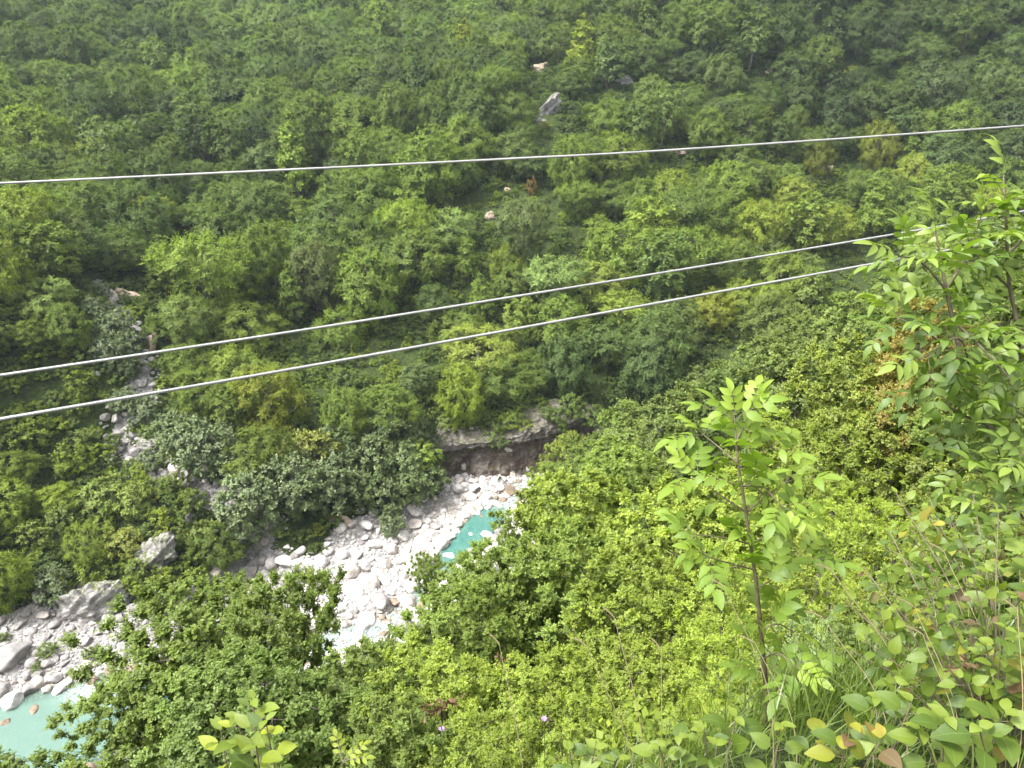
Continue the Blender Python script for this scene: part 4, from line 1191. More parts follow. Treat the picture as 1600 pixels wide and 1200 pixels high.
WHITE = (1.7, 1.68, 1.66); GREY = (0.72, 0.70, 0.70); PINK = (1.3, 1.22, 1.15); BROWN = (0.62, 0.50, 0.38)
for a in ((20, 1030, 66, GREY, 0, 'largest grey boulder at the left edge beside the bottom left pool'), (22, 1102, 38, WHITE, 1, 'pale egg-shaped boulder standing in the edge of the bottom left pool'), (5, 1078, 36, GREY, 6, None), (48, 1078, 30, GREY, 0, None), (88, 1060, 24, GREY, 5, None), (44, 1055, 22, GREY, 6, None),
          (60, 1068, 24, PINK, 3, None), (72, 1080, 18, PINK, 1, None), (98, 1078, 28, WHITE, 7, None), (75, 1040, 22, GREY, 8, None), (50, 1038, 20, GREY, 3, None), (105, 1050, 18, GREY, 5, None), (14, 1142, 20, BROWN, 5, 'brown submerged boulder in the bottom left pool'), (56, 1118, 22, BROWN, 7, 'orange-brown submerged boulder beside the pale egg-shaped boulder'),
          (552, 893, 24, GREY, 3, 'round dark grey boulder on white gravel, left of its twin'), (572, 888, 22, GREY, 5, 'round dark grey boulder on white gravel, right of its twin'), (395, 885, 22, GREY, 1, None), (383, 868, 12, GREY, 3, None), (636, 943, 34, PINK, 1, 'large rounded boulder beside the white rapids'), (600, 908, 24, WHITE, 0, None),
          (648, 893, 18, WHITE, 5, None), (645, 880, 14, WHITE, 3, None), (640, 896, 14, WHITE, 2, None), (605, 972, 16, BROWN, 5, None), (736, 778, 26, WHITE, 4, 'broad white boulder in the gravel above the turquoise pool'), (790, 770, 16, WHITE, 3, None), (774, 792, 20, PINK, 7, None), (758, 784, 14, WHITE, 0, None), (748, 787, 14, WHITE, 5, None),
          (782, 762, 16, WHITE, 1, None), (772, 758, 14, WHITE, 2, None), (755, 768, 12, PINK, 5, None), (790, 778, 16, WHITE, 7, None), (754, 747, 10, GREY, 3, None), (760, 841, 20, PINK, 4, None), (790, 870, 34, PINK, 7, 'pinkish ledge boulder on the near bank behind the branches'), (805, 885, 24, PINK, 6, None),
          (475, 890, 22, GREY, 6, None), (500, 880, 24, WHITE, 3, None), (520, 900, 20, WHITE, 5, None), (425, 905, 26, GREY, 0, None), (460, 870, 16, GREY, 5, None), (215, 597, 10, WHITE, 1, None), (150, 584, 14, WHITE, 7, 'white rock beside the stony gully under the middle cable'), (178, 657, 10, WHITE, 0, None), (185, 690, 12, WHITE, 5, None),
          (320, 752, 9, WHITE, 3, None), (345, 766, 10, WHITE, 1, None), (540, 588, 9, WHITE, 6, 'small white rock on green slope just under the lowest cable'), (474, 629, 10, WHITE, 0, 'small white rock right of the yellow-green dome tree'), (533, 555, 8, GREY, 5, None), (175, 718, 9, WHITE, 0, None), (200, 720, 10, PINK, 3, None),
          (176, 712, 7, WHITE, 1, None), (702, 852, 10, BROWN, 1, None), (716, 836, 8, WHITE, 3, None), (752, 818, 10, BROWN, 4, None), (736, 846, 9, WHITE, 0, None), (746, 806, 12, WHITE, 5, None), (762, 800, 12, WHITE, 1, None), (262, 838, 12, GREY, 6, None), (242, 872, 14, GREY, 0, None), (268, 868, 10, GREY, 6, None), (236, 842, 10, GREY, 4, None), (300, 838, 10, GREY, 0, None), (70, 925, 18, GREY, 5, None), (60, 938, 14, GREY, 3, None), (56, 915, 10, GREY, 0, None)):
    stone_at(a[0], a[1], a[2], a[3], a[4], label=a[5], sink=0.9 if a[3] is BROWN else 0.3)
nfix = len(RK)
# random stones over the gravel, sizes by a power law
cand = []
NS = 100000
xs = rr.uniform(-75, 12, NS); ys = rr.uniform(55, 128, NS)
gk = rr.randint(2, len(GULLY) - 1, 5000); gt = rr.uniform(0, 1, 5000); ga = np.array(GULLY)
xs[:5000] = ga[gk, 0] * (1 - gt) + ga[gk + 1, 0] * gt + rr.normal(0, 1.0, 5000); ys[:5000] = ga[gk, 1] * (1 - gt) + ga[gk + 1, 1] * gt + rr.normal(0, 1.0, 5000)
gv = gravel(xs, ys); gv[:5000] = np.maximum(gv[:5000], 0.6); zs = ground(xs, ys)
dR, wR = seg_dist(xs, ys, RIVER)
size = 0.11 * (rr.uniform(0, 1, NS) ** -0.5)
size = np.clip(size, 0.09, 1.2) * (0.75 + 0.6 * smooth(-.3, .4, fbm(xs * .12, ys * .12, 91, 3)))
size[:5000] = np.clip(size[:5000] * 2.0, 0.2, 0.9)
px_, py_, dp_ = project(np.c_[xs, ys, zs])
pebbles = []
cellr = {}
for x, y, z, g_, s, px, py, dr, wr in sorted(zip(xs, ys, zs, gv, size, px_, py_, dR, wR), key=lambda q: -q[4]):
    if g_ < 0.3 or (dr < wr * 0.8 and rr.rand() < (0.6 if z > -0.4 else 0.93)) or z < -0.8: continue
    if (dr < wr * 0.9) and px < 140: continue
    if not (-60 < px < 900) or py > 1260: continue
    if not spaced(x, y, 1.55 * s, cellr, 2.2): continue
    q = rr.rand()
    dry = px > 440
    hue = (WHITE if q < 0.72 else (PINK if q < 0.9 else GREY)) if dry else (GREY if q < 0.55 else ((0.95, 0.93, 0.92) if q < 0.85 else PINK))
    if dr < wr * 1.05: hue = BROWN if q > 0.55 else hue
    pebbles.append(dict(pos=np.array([x, y, z + s * 0.12]), r=s, idx=rr.randint(9), hue=hue, rot=(rr.uniform(-.4, .4), rr.uniform(-.4, .4), rr.uniform(0, 6.28)), px=px, py=py, rpx=FPX * s / project((x, y, z))[2][0], label=None, flat=1.0))
hidden = lambda q: 0 <= q['px'] < 1600 and 0 <= q['py'] < 1200 and buf[int(q['py'] / 2), int(q['px'] / 2)] >= 0 and PLANTS[buf[int(q['py'] / 2), int(q['px'] / 2)]]['depth'] < project(q['pos'])[2][0] - 3
shown = [q for q in pebbles if 0 < q['px'] < 1600 and q['py'] < 1195 and not hidden(q)]
shown.sort(key=lambda q: -q['rpx'])
pick = shown[:290 - nfix]
pid = set(id(q) for q in pick)
rest = [q for q in pebbles if id(q) not in pid]
RK += pick
print('boulders', len(RK), 'pebbles', len(rest))
RMARKS = [('the bottom left pool', 60, 1120), ('the big slanting rock slab', 135, 955), ('the twin dark grey boulders', 562, 890), ('the white rapids', 610, 965), ('the turquoise pool', 740, 825), ('the foot of the river cliff', 790, 745), ('the grey-green willows', 480, 830),
          ('the left end of the cliff foot', 710, 750), ('the lone shrub on the gravel', 612, 820), ('the low shrubs on the bar', 75, 1015), ('the mossy rock outcrop', 250, 880), ('the bend of the stony gully', 185, 665), ('the stony gully under the middle cable', 215, 590), ('the lower end of the gully', 345, 770),
          ('the bar at the left edge', 10, 980), ('the leafy treetop at lower left', 450, 880)]
for q in RK:
    h_ = q['hue']
    q['look'] = {WHITE: 'white', GREY: 'grey', PINK: 'pinkish', BROWN: 'brown'}.get(h_, 'pale grey') + ' ' + BSHAPE[q['idx']]
make_labels(RK, 'boulder', ('big', 'medium', 'small'), RMARKS)
for q in RK:
    o = link('boulder', BOULD[q['idx']])
    o.location = tuple(q['pos']); o.rotation_euler = q['rot']; o.scale = (q['r'],) * 3
    o['tint'] = [float(v) for v in q['hue']]
    tag(o, q['label'], 'boulder', 'boulders on the gravel bar and gully')
scatter('pebbles', [(q['pos'], q['rot'][2], q['r'], q['r'], q['hue'], q['idx'], q['rot'][0]) for q in rest],
        [(next(o_ for o_ in COL.objects if o_.data is m_),) for m_ in BOULD])


def crag(name, px, py, wpx, hpx, seed, mat, label, cat, flat=0.6, y_off=0.0, rot=0.0, rough=0.3, sink=0.3, tilt=0.0, cuts=14):
    g = hit(px, py, tmin=30)
    dep = project(g)[2][0]
    rx, rz = wpx / 2 / FPX * dep, hpx / 2 / FPX * dep
    v, f = rock_shape(seed, 4, cuts, rough, (rx, max(rx, rz) * flat, rz * 1.15))
    q_ = v / rx
    st_v = np.abs(fbm(q_[:, 0] * 0.8 + q_[:, 1], q_[:, 2] * 5.0 - q_[:, 0] * 1.5, seed + 2, 4))
    v = v * (1 + 0.16 * noise3(q_ * 2.3, seed + 11) + 0.13 * noise3(q_ * 6.0, seed + 12) - 0.35 * st_v)[:, None]
    me = mesh_np(name, v, f, [mat], smooth_=False)
    o = link(name, me, loc=(g[0], g[1] + y_off, g[2] + rz * (0.5 - sink)))
    o.rotation_euler = (tilt, rot, 0)
    tag(o, label, cat, kind=None)
    return o


crag('rock_slab', 135, 965, 145, 84, 301, M_SLAB, 'big slanting grey rock slab with moss on top, lying on the stony bar at left', 'rock', 0.5, 1.0, -0.5, 0.22, 0.15)
crag('rock_outcrop', 238, 892, 84, 62, 302, M_SLAB, 'mossy limestone outcrop with overhanging foot right of the slanting slab', 'rock', 0.7, 1.5, -0.7, 0.6, 0.0)
crag('rock_outcrop', 295, 820, 26, 30, 309, M_SLAB, 'small grey rock face at the right edge of the shrubby knoll', 'rock', 0.6, 0.5, 0.25, 0.35, 0.2)
crag('rock', 234, 702, 46, 30, 304, M_SLAB, 'angular grey rock beside the gully among grey-green willows', 'rock', 0.7, 0.3, 0.3, 0.25)
crag('earth_scar', 845, 113, 34, 26, 305, M_EARTH, 'pale sandy earth scar high on the far slope above the top cable', 'earth bank', 0.6, 0.5, 0.1, 0.2, 0.2)
crag('earth_scar', 828, 120, 22, 10, 315, M_EARTH, 'small sandy slip at the left foot of the pale earth scar', 'earth bank', 0.6, 0.5, 0.1, 0.2, 0.2)
crag('crag', 858, 176, 66, 26, 306, M_CRAG, 'grey limestone crag with dark cracks below the pale earth scar', 'crag', 0.5, 0.5, -0.6, 0.35, 0.1)
crag('crag', 842, 196, 22, 20, 316, M_CRAG, 'small grey rock hanging under the left end of the grey crag', 'crag', 0.6, 0.5, 0.2, 0.35, 0.1)
crag('crag', 978, 130, 30, 16, 307, M_CRAG, 'pale grey crag among trees right of the earth scar', 'crag', 0.6, 0.5, -0.2, 0.6, 0.1)
crag('crag', 922, 138, 26, 12, 317, M_CRAG, 'small dark-cracked crag between the grey crag and the pale one', 'crag', 0.6, 0.5, 0.1, 0.35, 0.1)
crag('earth_scar', 1202, 115, 16, 14, 308, M_EARTH, 'small pinkish earth patch on the dark upper right slope', 'earth bank', 0.6, 0.3, 0.1, 0.2, 0.2)
crag('earth_scar', 765, 341, 17, 20, 318, M_EARTH, 'pale broken rock patch at the lower left of the grassy clearing', 'earth bank', 0.6, 0.2, 0.3, 0.3, 0.2)
crag('earth_scar', 793, 300, 14, 10, 319, M_EARTH, 'thin pale slip in the middle of the grassy clearing', 'earth bank', 0.6, 0.2, 0.6, 0.3, 0.2)
crag('earth_scar', 1060, 240, 44, 8, 325, M_EARTH, 'reddish bare bank just under the top cable right of centre', 'earth bank', 0.6, 0.2, -0.1, 0.3, 0.2)
crag('earth_scar', 1292, 268, 20, 14, 326, M_EARTH, 'pinkish stony patch between yellow-green trees on the right slope', 'earth bank', 0.6, 0.2, -0.6, 0.3, 0.2)
crag('earth_bank', 197, 466, 74, 18, 310, M_EARTH, 'crumbling pinkish bank across the upper gully above the middle cable', 'earth bank', 0.4, 0.4, 0.15, 0.3, 0.2)
crag('earth_bank', 237, 548, 14, 48, 311, M_EARTH, 'narrow upright tan scar right of the gully at the middle cable', 'earth bank', 0.5, 0.4, 0.25, 0.25, 0.2)
crag('earth_bank', 530, 826, 54, 26, 312, M_EARTH, 'eroded pale earth bank under shrubs behind the white gravel', 'earth bank', 0.35, 0.8, 0.0, 0.25, 0.1)

# low shrubs hanging over the top of the cliff
cs_ = []
for px, py, wd_ in ((708, 668, 26), (760, 662, 26), (822, 668, 24), (880, 668, 18), (735, 690, 22), (775, 682, 46), (795, 668, 40), (722, 668, 34), (745, 655, 30), (870, 655, 30), (900, 645, 34), (930, 655, 40), (700, 690, 26), (690, 720, 30), (770, 695, 26), (740, 697, 20), (855, 648, 24), (808, 655, 30), (895, 636, 40), (845, 600, 20)):
    z_ = 5.2 + (700 - py) * 0.105
    p_ = at_z(px, py, z_)
    rad = wd_ / 2 / FPX * project(p_)[2][0]
    q = dict(proto=BUSH[rng.randrange(4)], pos=p_ - np.array([0, 0, rad * 0.6]), sx=rad / 2.0, sz=rad / 2.0, rot=rng.uniform(0, 6), lean=0.0, tint=tint_of(0.62, rng) if px < 840 else T_MID * 1.1, px=px, py=py, rpx=wd_ / 2)
    q['look'] = colour_word(q['tint']); cs_.append(q)
make_labels(cs_, 'cliff shrub', ('big', '', 'small'), [('the lime green tree', 722, 650), ('the middle of the cliff top', 838, 645), ('the right end of the cliff', 915, 655), ('the middle of the overhang', 775, 700)])
for q in cs_: place_tree(q, 'shrub', 'shrub', 'shrubs hanging over the river cliff')

# ------------------------------------------------------------------ foreground plants, built leaf by leaf
def leaves_np(P, D, U, L, W, droop=0.25, fold=0.25, blunt=0.85, wave=0.0, rnd=None):
    """Leaf blades: P base, D long axis, U upper side, all (n,3); 7 x 3 points each with a folded midrib and a drooping tip."""
    n = len(P); P = np.asarray(P, float); D = unit(np.asarray(D, float)); U = np.asarray(U, float)
    Sd = unit(np.cross(D, U)); U = np.cross(Sd, D)
    L = np.broadcast_to(L, (n,)); W = np.broadcast_to(W, (n,))
    t = np.linspace(0, 1, 7); prof_ = np.sin(np.pi * t ** blunt) ** 0.85; prof_[0] = 0.04; prof_[-1] = 0.0
    ts = t[None, :, None]
    dr = np.random.RandomState(n).uniform(0.3, 1.6, n)[:, None, None] * droop
    mid = P[:, None] + D[:, None] * (L[:, None, None] * (ts - dr * 0.35 * ts ** 2)) - U[:, None] * (L[:, None, None] * dr * ts ** 2)
    Vs = []
    for u in (-1, 0, 1):
        off = Sd[:, None] * (u * W[:, None, None] * 0.5 * prof_[None, :, None]) + U[:, None] * (abs(u) * fold * W[:, None, None] * 0.5 * prof_[None, :, None])
        if u and wave: off = off + U[:, None] * (wave * W[:, None, None] * np.sin(t * 14 + u)[None, :, None] * prof_[None, :, None])
        Vs.append(mid + off)
    V = np.stack(Vs, 2).reshape(-1, 3)
    I = np.arange(n * 21).reshape(n, 7, 3)
    F = np.stack([I[:, :-1, :-1], I[:, :-1, 1:], I[:, 1:, 1:], I[:, 1:, :-1]], -1).reshape(-1, 4)
    uv = np.zeros((n, 7, 3, 2)); uv[..., 0] = np.array([-1, 0, 1.0]); uv[..., 1] = t[None, :, None]
    if rnd is None: rnd = np.random.RandomState(n + 1).uniform(0, 1, n)
    return V, F, uv.reshape(-1, 2), np.repeat(rnd, 21)


class LeafBag:
    def __init__(s): s.P, s.D, s.U, s.L, s.W, s.R, s.wood = [], [], [], [], [], [], []

    def leaf(s, p, d, u, L, W, r): s.P.append(p); s.D.append(d); s.U.append(u); s.L.append(L); s.W.append(W); s.R.append(r)

    def compound(s, p, d, u, length, pairs, ll, r, lw=0.42):
        """A pinnate leaf: stalk, opposite leaflets, one at the tip."""
        d = unit(d); sd_ = unit(np.cross(d, u)); u = np.cross(sd_, d)
        q = [p + d * length * t - u * length * 0.22 * t * t for t in (0, .25, .5, .75, 1)]
        s.wood.append(tube_np(np.array(q), [0.0016, .0014, .0012, .001, .0008], 4))
        for i in range(pairs):
            t = 0.38 + 0.52 * i / max(pairs - 1, 1) if pairs > 1 else 0.6
            b = p + d * length * t - u * length * 0.22 * t * t
            for sg in (-1, 1):
                s.leaf(b, sd_ * sg * 0.9 + d * 0.55 - u * rng.uniform(0, .3), u + sd_ * rng.uniform(-.2, .2), ll * rng.uniform(.8, 1.05), ll * lw, r + rng.uniform(-.1, .1))
        s.leaf(q[-1], d - u * 0.3, u, ll * 1.15, ll * lw * 1.1, r + rng.uniform(-.1, .1))

    def build(s, root, leafmat, stemmat, droop=0.25, fold=0.25, blunt=0.85, wave=0.0, leafname='leaves', stemname='stem', tint=None):
        V, F, uv, rn = leaves_np(np.array(s.P), np.array(s.D), np.array(s.U), np.array(s.L), np.array(s.W), droop, fold, blunt, wave, np.clip(np.array(s.R), 0, 1))
        o = link(leafname, mesh_np(leafname, V, F, [leafmat], rnd=rn, uv=uv, smooth_=True), root)
        if tint is not None: o['tint'] = [float(v) for v in tint]
        if s.wood:
            link(stemname, mesh_np(stemname, *join_np(s.wood), [stemmat], smooth_=True), root)
        return o


def spline(pts, n):
    pts = np.asarray(pts, float); m = len(pts)
    if m == 2: return pts[0] + (pts[1] - pts[0]) * np.linspace(0, 1, n)[:, None]
    E = np.vstack([2 * pts[0] - pts[1], pts, 2 * pts[-1] - pts[-2]])
    out = []
    for tt in np.linspace(0, m - 1 - 1e-6, n):
        i = int(tt); f_ = tt - i; a, b, c_, d_ = E[i], E[i + 1], E[i + 2], E[i + 3]
        out.append(0.5 * ((2 * b) + (c_ - a) * f_ + (2 * a - 5 * b + 4 * c_ - d_) * f_ ** 2 + (-a + 3 * b - 3 * c_ + d_) * f_ ** 3))
    return np.array(out)


def rv(s=1.0): return np.array([rng.gauss(0, s), rng.gauss(0, s), rng.gauss(0, s)])


def root_at(name, p, label, cat, group=None):
    o = bpy.data.objects.new(name, None); COL.objects.link(o); o.empty_display_size = 0.1
    tag(o, label, cat, group)
    return o


UPV = np.array([0, 0, 1.0])
M_ASH = leaf_material('sapling_leaf', (0.15, 0.235, 0.026), transl=0.42, gloss=0.022, rough=0.5, veins=True, spread=0.8)
M_ASHY = leaf_material('young_leaf', (0.19, 0.24, 0.02), transl=0.45, gloss=0.02, rough=0.4, veins=True, spread=0.7)
M_RTREE = leaf_material('drooping_leaf', (0.115, 0.185, 0.032), transl=0.4, gloss=0.028, rough=0.45, veins=True, spread=0.9)
M_BROAD = leaf_material('broad_leaf', (0.095, 0.15, 0.018), transl=0.42, gloss=0.02, rough=0.45, veins=True, spread=0.9)
M_BROADY = leaf_material('yellowing_leaf', (0.165, 0.185, 0.02), transl=0.42, gloss=0.02, rough=0.45, veins=True, spread=0.8, spots=(0.28, 0.13, 0.05))
M_REDLEAF = leaf_material('reddening_leaf', (0.115, 0.075, 0.035), transl=0.3, gloss=0.02, veins=True, spread=0.8, spots=(0.16, 0.20, 0.05))
M_DRYLEAF = leaf_material('dry_leaf', (0.12, 0.075, 0.035), transl=0.3, gloss=0.02, spread=0.9)
M_GRASS = leaf_material('grass_blade', (0.095, 0.15, 0.024), transl=0.4, gloss=0.03, rough=0.4, spread=1.0)
M_STRAW = leaf_material('straw', (0.27, 0.23, 0.12), transl=0.25, gloss=0.03, spread=0.5)
M_SEEDG = leaf_material('green_seed_head', (0.22, 0.27, 0.12), transl=0.3, gloss=0.03, spread=0.5)
M_PETAL = leaf_material('lilac_petal', (0.42, 0.26, 0.50), transl=0.35, gloss=0.02, spread=0.3)
k = NT('young_stem'); p = k.n('ShaderNodeBsdfPrincipled'); p.inputs['Roughness'].default_value = 0.6
tc = k.n('ShaderNodeTexCoord')
k.l(k.ramp(k.noise(30, 3, tc.outputs['Object']), [(0.3, (0.055, 0.04, 0.025)), (0.7, (0.13, 0.11, 0.06))]), p.inputs['Base Color']); k.l(p.outputs[0], k.out.inputs[0]); M_STEM = k.m

# three steel cables
k = NT('cable_steel'); tc = k.n('ShaderNodeTexCoord')
mp = k.n('ShaderNodeMapping'); mp.inputs['Scale'].default_value = (60, 60, 60); k.l(tc.outputs['UV'], mp.inputs[0])
wv = k.n('ShaderNodeTexWave'); wv.wave_type = 'BANDS'; wv.bands_direction = 'DIAGONAL'; wv.inputs['Scale'].default_value = 1.0; k.l(mp.outputs[0], wv.inputs[0])
p = k.n('ShaderNodeBsdfPrincipled'); p.inputs['Metallic'].default_value = 0.35; p.inputs['Roughness'].default_value = 0.5
k.l(k.ramp(k.math('ADD', k.math('MULTIPLY', wv.outputs['Fac'], 0.6), k.math('MULTIPLY', k.noise(5, 4, tc.outputs['Object']), 0.5)), [(0.2, (0.14, 0.14, 0.14)), (0.7, (0.42, 0.415, 0.41))]), p.inputs['Base Color'])
k.l(k.bump(wv.outputs['Fac'], 0.6, 0.002), p.inputs['Normal']); k.l(p.outputs[0], k.out.inputs[0]); M_CABLE = k.m
for pts, lab in (((( -1500, 352, 3.0), (-500, 310, 3.5), (0, 286.5, 3.9), (540, 261, 4.2), (800, 248, 4.35), (1065, 233.5, 4.5), (1600, 196.5, 4.9), (2200, 150, 5.4), (3200, 60, 6.2)), 'topmost steel cable crossing the whole view high above the gorge'),
                 (((-1500, 800, 2.2), (-500, 658, 2.8), (0, 586.5, 3.1), (530, 507, 3.6), (1070, 420.5, 4.25), (1450, 357, 4.75), (1700, 312, 5.1), (2200, 225, 5.9), (3200, 50, 7.5)), 'middle steel cable that ends behind the large-leaved tree at right'),
                 (((-1500, 905, 1.9), (-500, 739, 2.3), (0, 655, 2.6), (530, 563.7, 3.2), (1070, 465.8, 3.8), (1440, 398.5, 4.2), (1700, 352, 4.5), (2200, 260, 5.2), (3200, 80, 6.6)), 'lowest and thickest-looking steel cable, nearest to the river')):
    cen = spline([at_depth(*q) for q in pts], 160)
    v, f = tube_np(cen, [0.0063] * 160, 12)
    ar = np.r_[0, np.cumsum(np.linalg.norm(np.diff(cen, axis=0), axis=1))]
    uvv = np.stack([np.repeat(ar, 12), np.tile(np.arange(12) / 12.0 * 0.06, 160)], -1)
    tag(link('steel_cable', mesh_np('steel_cable', v, f, [M_CABLE], uv=uvv, smooth_=True)), lab, 'cable', 'steel cables across the gorge')

# the sapling with compound leaves
root = root_at('sapling', None, 'slender young tree with bright compound leaves standing in front of the gorge', 'sapling')
sb = LeafBag()
gb = at_depth(1200, 1105, 3.15); gb[2] = float(ground(gb[0], gb[1])) - 0.05
main = spline([gb, at_depth(1197, 1090, 3.15), at_depth(1188, 980, 3.05), at_depth(1180, 900, 3.0), at_depth(1165, 800, 2.95), at_depth(1153, 720, 2.9), at_depth(1148, 655, 2.9)], 40)
sb.wood.append(tube_np(main, np.linspace(0.0125, 0.003, 40), 7))
twigs = [(main, 9, 39, 0.62)]
for (a, b_, c_) in (((1165, 800), (1120, 770), (1090, 745)), ((1165, 800), (1200, 775), (1225, 755)), ((1172, 850), (1130, 840), (1085, 835)), ((1172, 850), (1215, 830), (1250, 822)), ((1155, 725), (1125, 700), (1100, 680)), ((1155, 730), (1185, 710), (1205, 700)),
                    ((1182, 920), (1215, 900), (1250, 870)), ((1178, 890), (1140, 880), (1105, 870)), ((1188, 985), (1215, 975), (1235, 985)), ((1158, 760), (1190, 760), (1222, 790)), ((1150, 690), (1165, 660), (1172, 640)), ((1192, 1030), (1215, 1020), (1240, 1040))):
    dd = rng.uniform(-0.18, 0.18)
    tw = spline([at_depth(*a, 2.95), at_depth(*b_, 2.95 + dd * .5), at_depth(*c_, 2.95 + dd)], 8)
    sb.wood.append(tube_np(tw, np.linspace(0.004, 0.0018, 8), 5)); twigs.append((tw, 2, 7, 1.0))
for tw, a, b_, den in twigs:
    n_ = max(2, int((b_ - a) * den * 0.42))
    for j in range(n_):
        i = a + (b_ - a) * j / (n_ - 1); i0 = int(min(i, len(tw) - 2)); p_ = tw[i0] + (tw[i0 + 1] - tw[i0]) * (i - i0)
        T = unit(tw[i0 + 1] - tw[i0]); az = j * 1.57 + rng.uniform(-.3, .3)
        X = unit(np.cross(T, np.array([0.3, 1, 0.1]))); Y = np.cross(T, X)
        for sg in (0, math.pi):
            dr = unit((X * math.cos(az + sg) + Y * math.sin(az + sg)) + T * 0.45 + UPV * 0.25)
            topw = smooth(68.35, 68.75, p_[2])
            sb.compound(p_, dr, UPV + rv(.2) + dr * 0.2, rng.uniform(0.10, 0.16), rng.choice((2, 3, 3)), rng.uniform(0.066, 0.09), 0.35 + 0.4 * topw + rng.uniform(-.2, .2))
    sb.compound(tw[-1], unit(tw[-1] - tw[-2]) + UPV * .4, UPV + rv(.3), 0.10, 3, 0.065, 0.8)
o = sb.build(root, M_ASH, M_STEM, droop=0.3, fold=0.2, blunt=0.8, stemname='trunk')

# the large-leaved tree that enters from the right
root = root_at('broadleaf_tree', None, 'large-leaved tree with drooping compound leaves filling the right edge', 'tree')
sb = LeafBag()
def br(pts, r0, r1, n=14):
    c_ = spline([at_depth(*q) for q in pts], n); sb.wood.append(tube_np(c_, np.linspace(r0, r1, n), 6)); return c_
g0 = at_depth(1680, 1000, 3.4); g0 = np.array([g0[0], g0[1], float(ground(g0[0], g0[1])) - 0.1])
base_ = spline([g0, at_depth(1650, 900, 3.45), at_depth(1605, 775, 3.5)], 10); sb.wood.append(tube_np(base_, np.linspace(0.03, 0.02, 10), 8))
BR = [br([(1605, 775, 3.5), (1545, 665, 3.5), (1505, 565, 3.5), (1478, 450, 3.5), (1462, 360, 3.45)], 0.018, 0.004, 24), br([(1640, 860, 3.5), (1640, 680, 3.7), (1605, 560, 3.7), (1578, 450, 3.7), (1572, 350, 3.6), (1568, 275, 3.6)], 0.018, 0.003, 24),
      br([(1505, 565, 3.5), (1450, 520, 3.4), (1400, 490, 3.35)], 0.007, 0.002), br([(1480, 455, 3.5), (1440, 410, 3.45), (1405, 400, 3.4)], 0.007, 0.002), br([(1545, 665, 3.5), (1490, 640, 3.4), (1460, 600, 3.4)], 0.007, 0.002), br([(1605, 775, 3.5), (1550, 745, 3.4), (1500, 725, 3.4)], 0.008, 0.002),
      br([(1578, 450, 3.7), (1535, 410, 3.65), (1510, 370, 3.6)], 0.007, 0.002), br([(1605, 560, 3.7), (1570, 520, 3.6), (1545, 500, 3.55)], 0.007, 0.002), br([(1640, 700, 3.7), (1600, 650, 3.5), (1570, 640, 3.5)], 0.007, 0.002), br([(1480, 450, 3.5), (1510, 400, 3.6), (1530, 350, 3.6)], 0.006, 0.002),
      br([(1640, 860, 3.5), (1590, 800, 3.3), (1545, 790, 3.3)], 0.007, 0.002), br([(1572, 400, 3.6), (1610, 360, 3.6), (1640, 330, 3.6)], 0.007, 0.002), br([(1605, 560, 3.7), (1640, 480, 3.7), (1660, 420, 3.7)], 0.009, 0.002), br([(1640, 860, 3.5), (1700, 740, 3.6), (1740, 600, 3.7)], 0.015, 0.004),
      br([(1520, 610, 3.5), (1500, 530, 3.3), (1440, 560, 3.2)], 0.006, 0.002), br([(1560, 690, 3.5), (1620, 700, 3.3), (1600, 720, 3.2)], 0.006, 0.002), br([(1490, 500, 3.5), (1550, 560, 3.3), (1585, 600, 3.2)], 0.006, 0.002)]
for bi, tw in enumerate(BR):
    main_ = bi < 2
    n_ = 13 if main_ else 6
    for j in range(n_):
        i = (len(tw) - 2) * ((0.3 if main_ else 0.25) + (0.7 if main_ else 0.75) * j / (n_ - 1)); i0 = int(min(i, len(tw) - 2)); p_ = tw[i0]
        T = unit(tw[i0 + 1] - tw[i0]); az = j * 1.4 + rng.uniform(-.4, .4)
        X = unit(np.cross(T, np.array([0.3, 1, 0.2]))); Y = np.cross(T, X)
        for sg in (0, math.pi):
            dr = unit((X * math.cos(az + sg) + Y * math.sin(az + sg)) + T * 0.5 + UPV * 0.05)
            sb.compound(p_, dr, UPV + rv(.2) + dr * .3, rng.uniform(0.14, 0.22), rng.choice((2, 3, 3)), rng.uniform(0.07, 0.105), rng.uniform(0.15, 0.85) + (0.25 if p_[2] > 69 else 0), lw=0.36)
    sb.compound(tw[-1], unit(tw[-1] - tw[-2]) + UPV * .4, UPV + rv(.3), 0.15, 3, 0.09, 0.95, lw=0.36)
sb.build(root, M_RTREE, M_STEM, droop=0.4, fold=0.22, blunt=0.75, stemname='trunk')


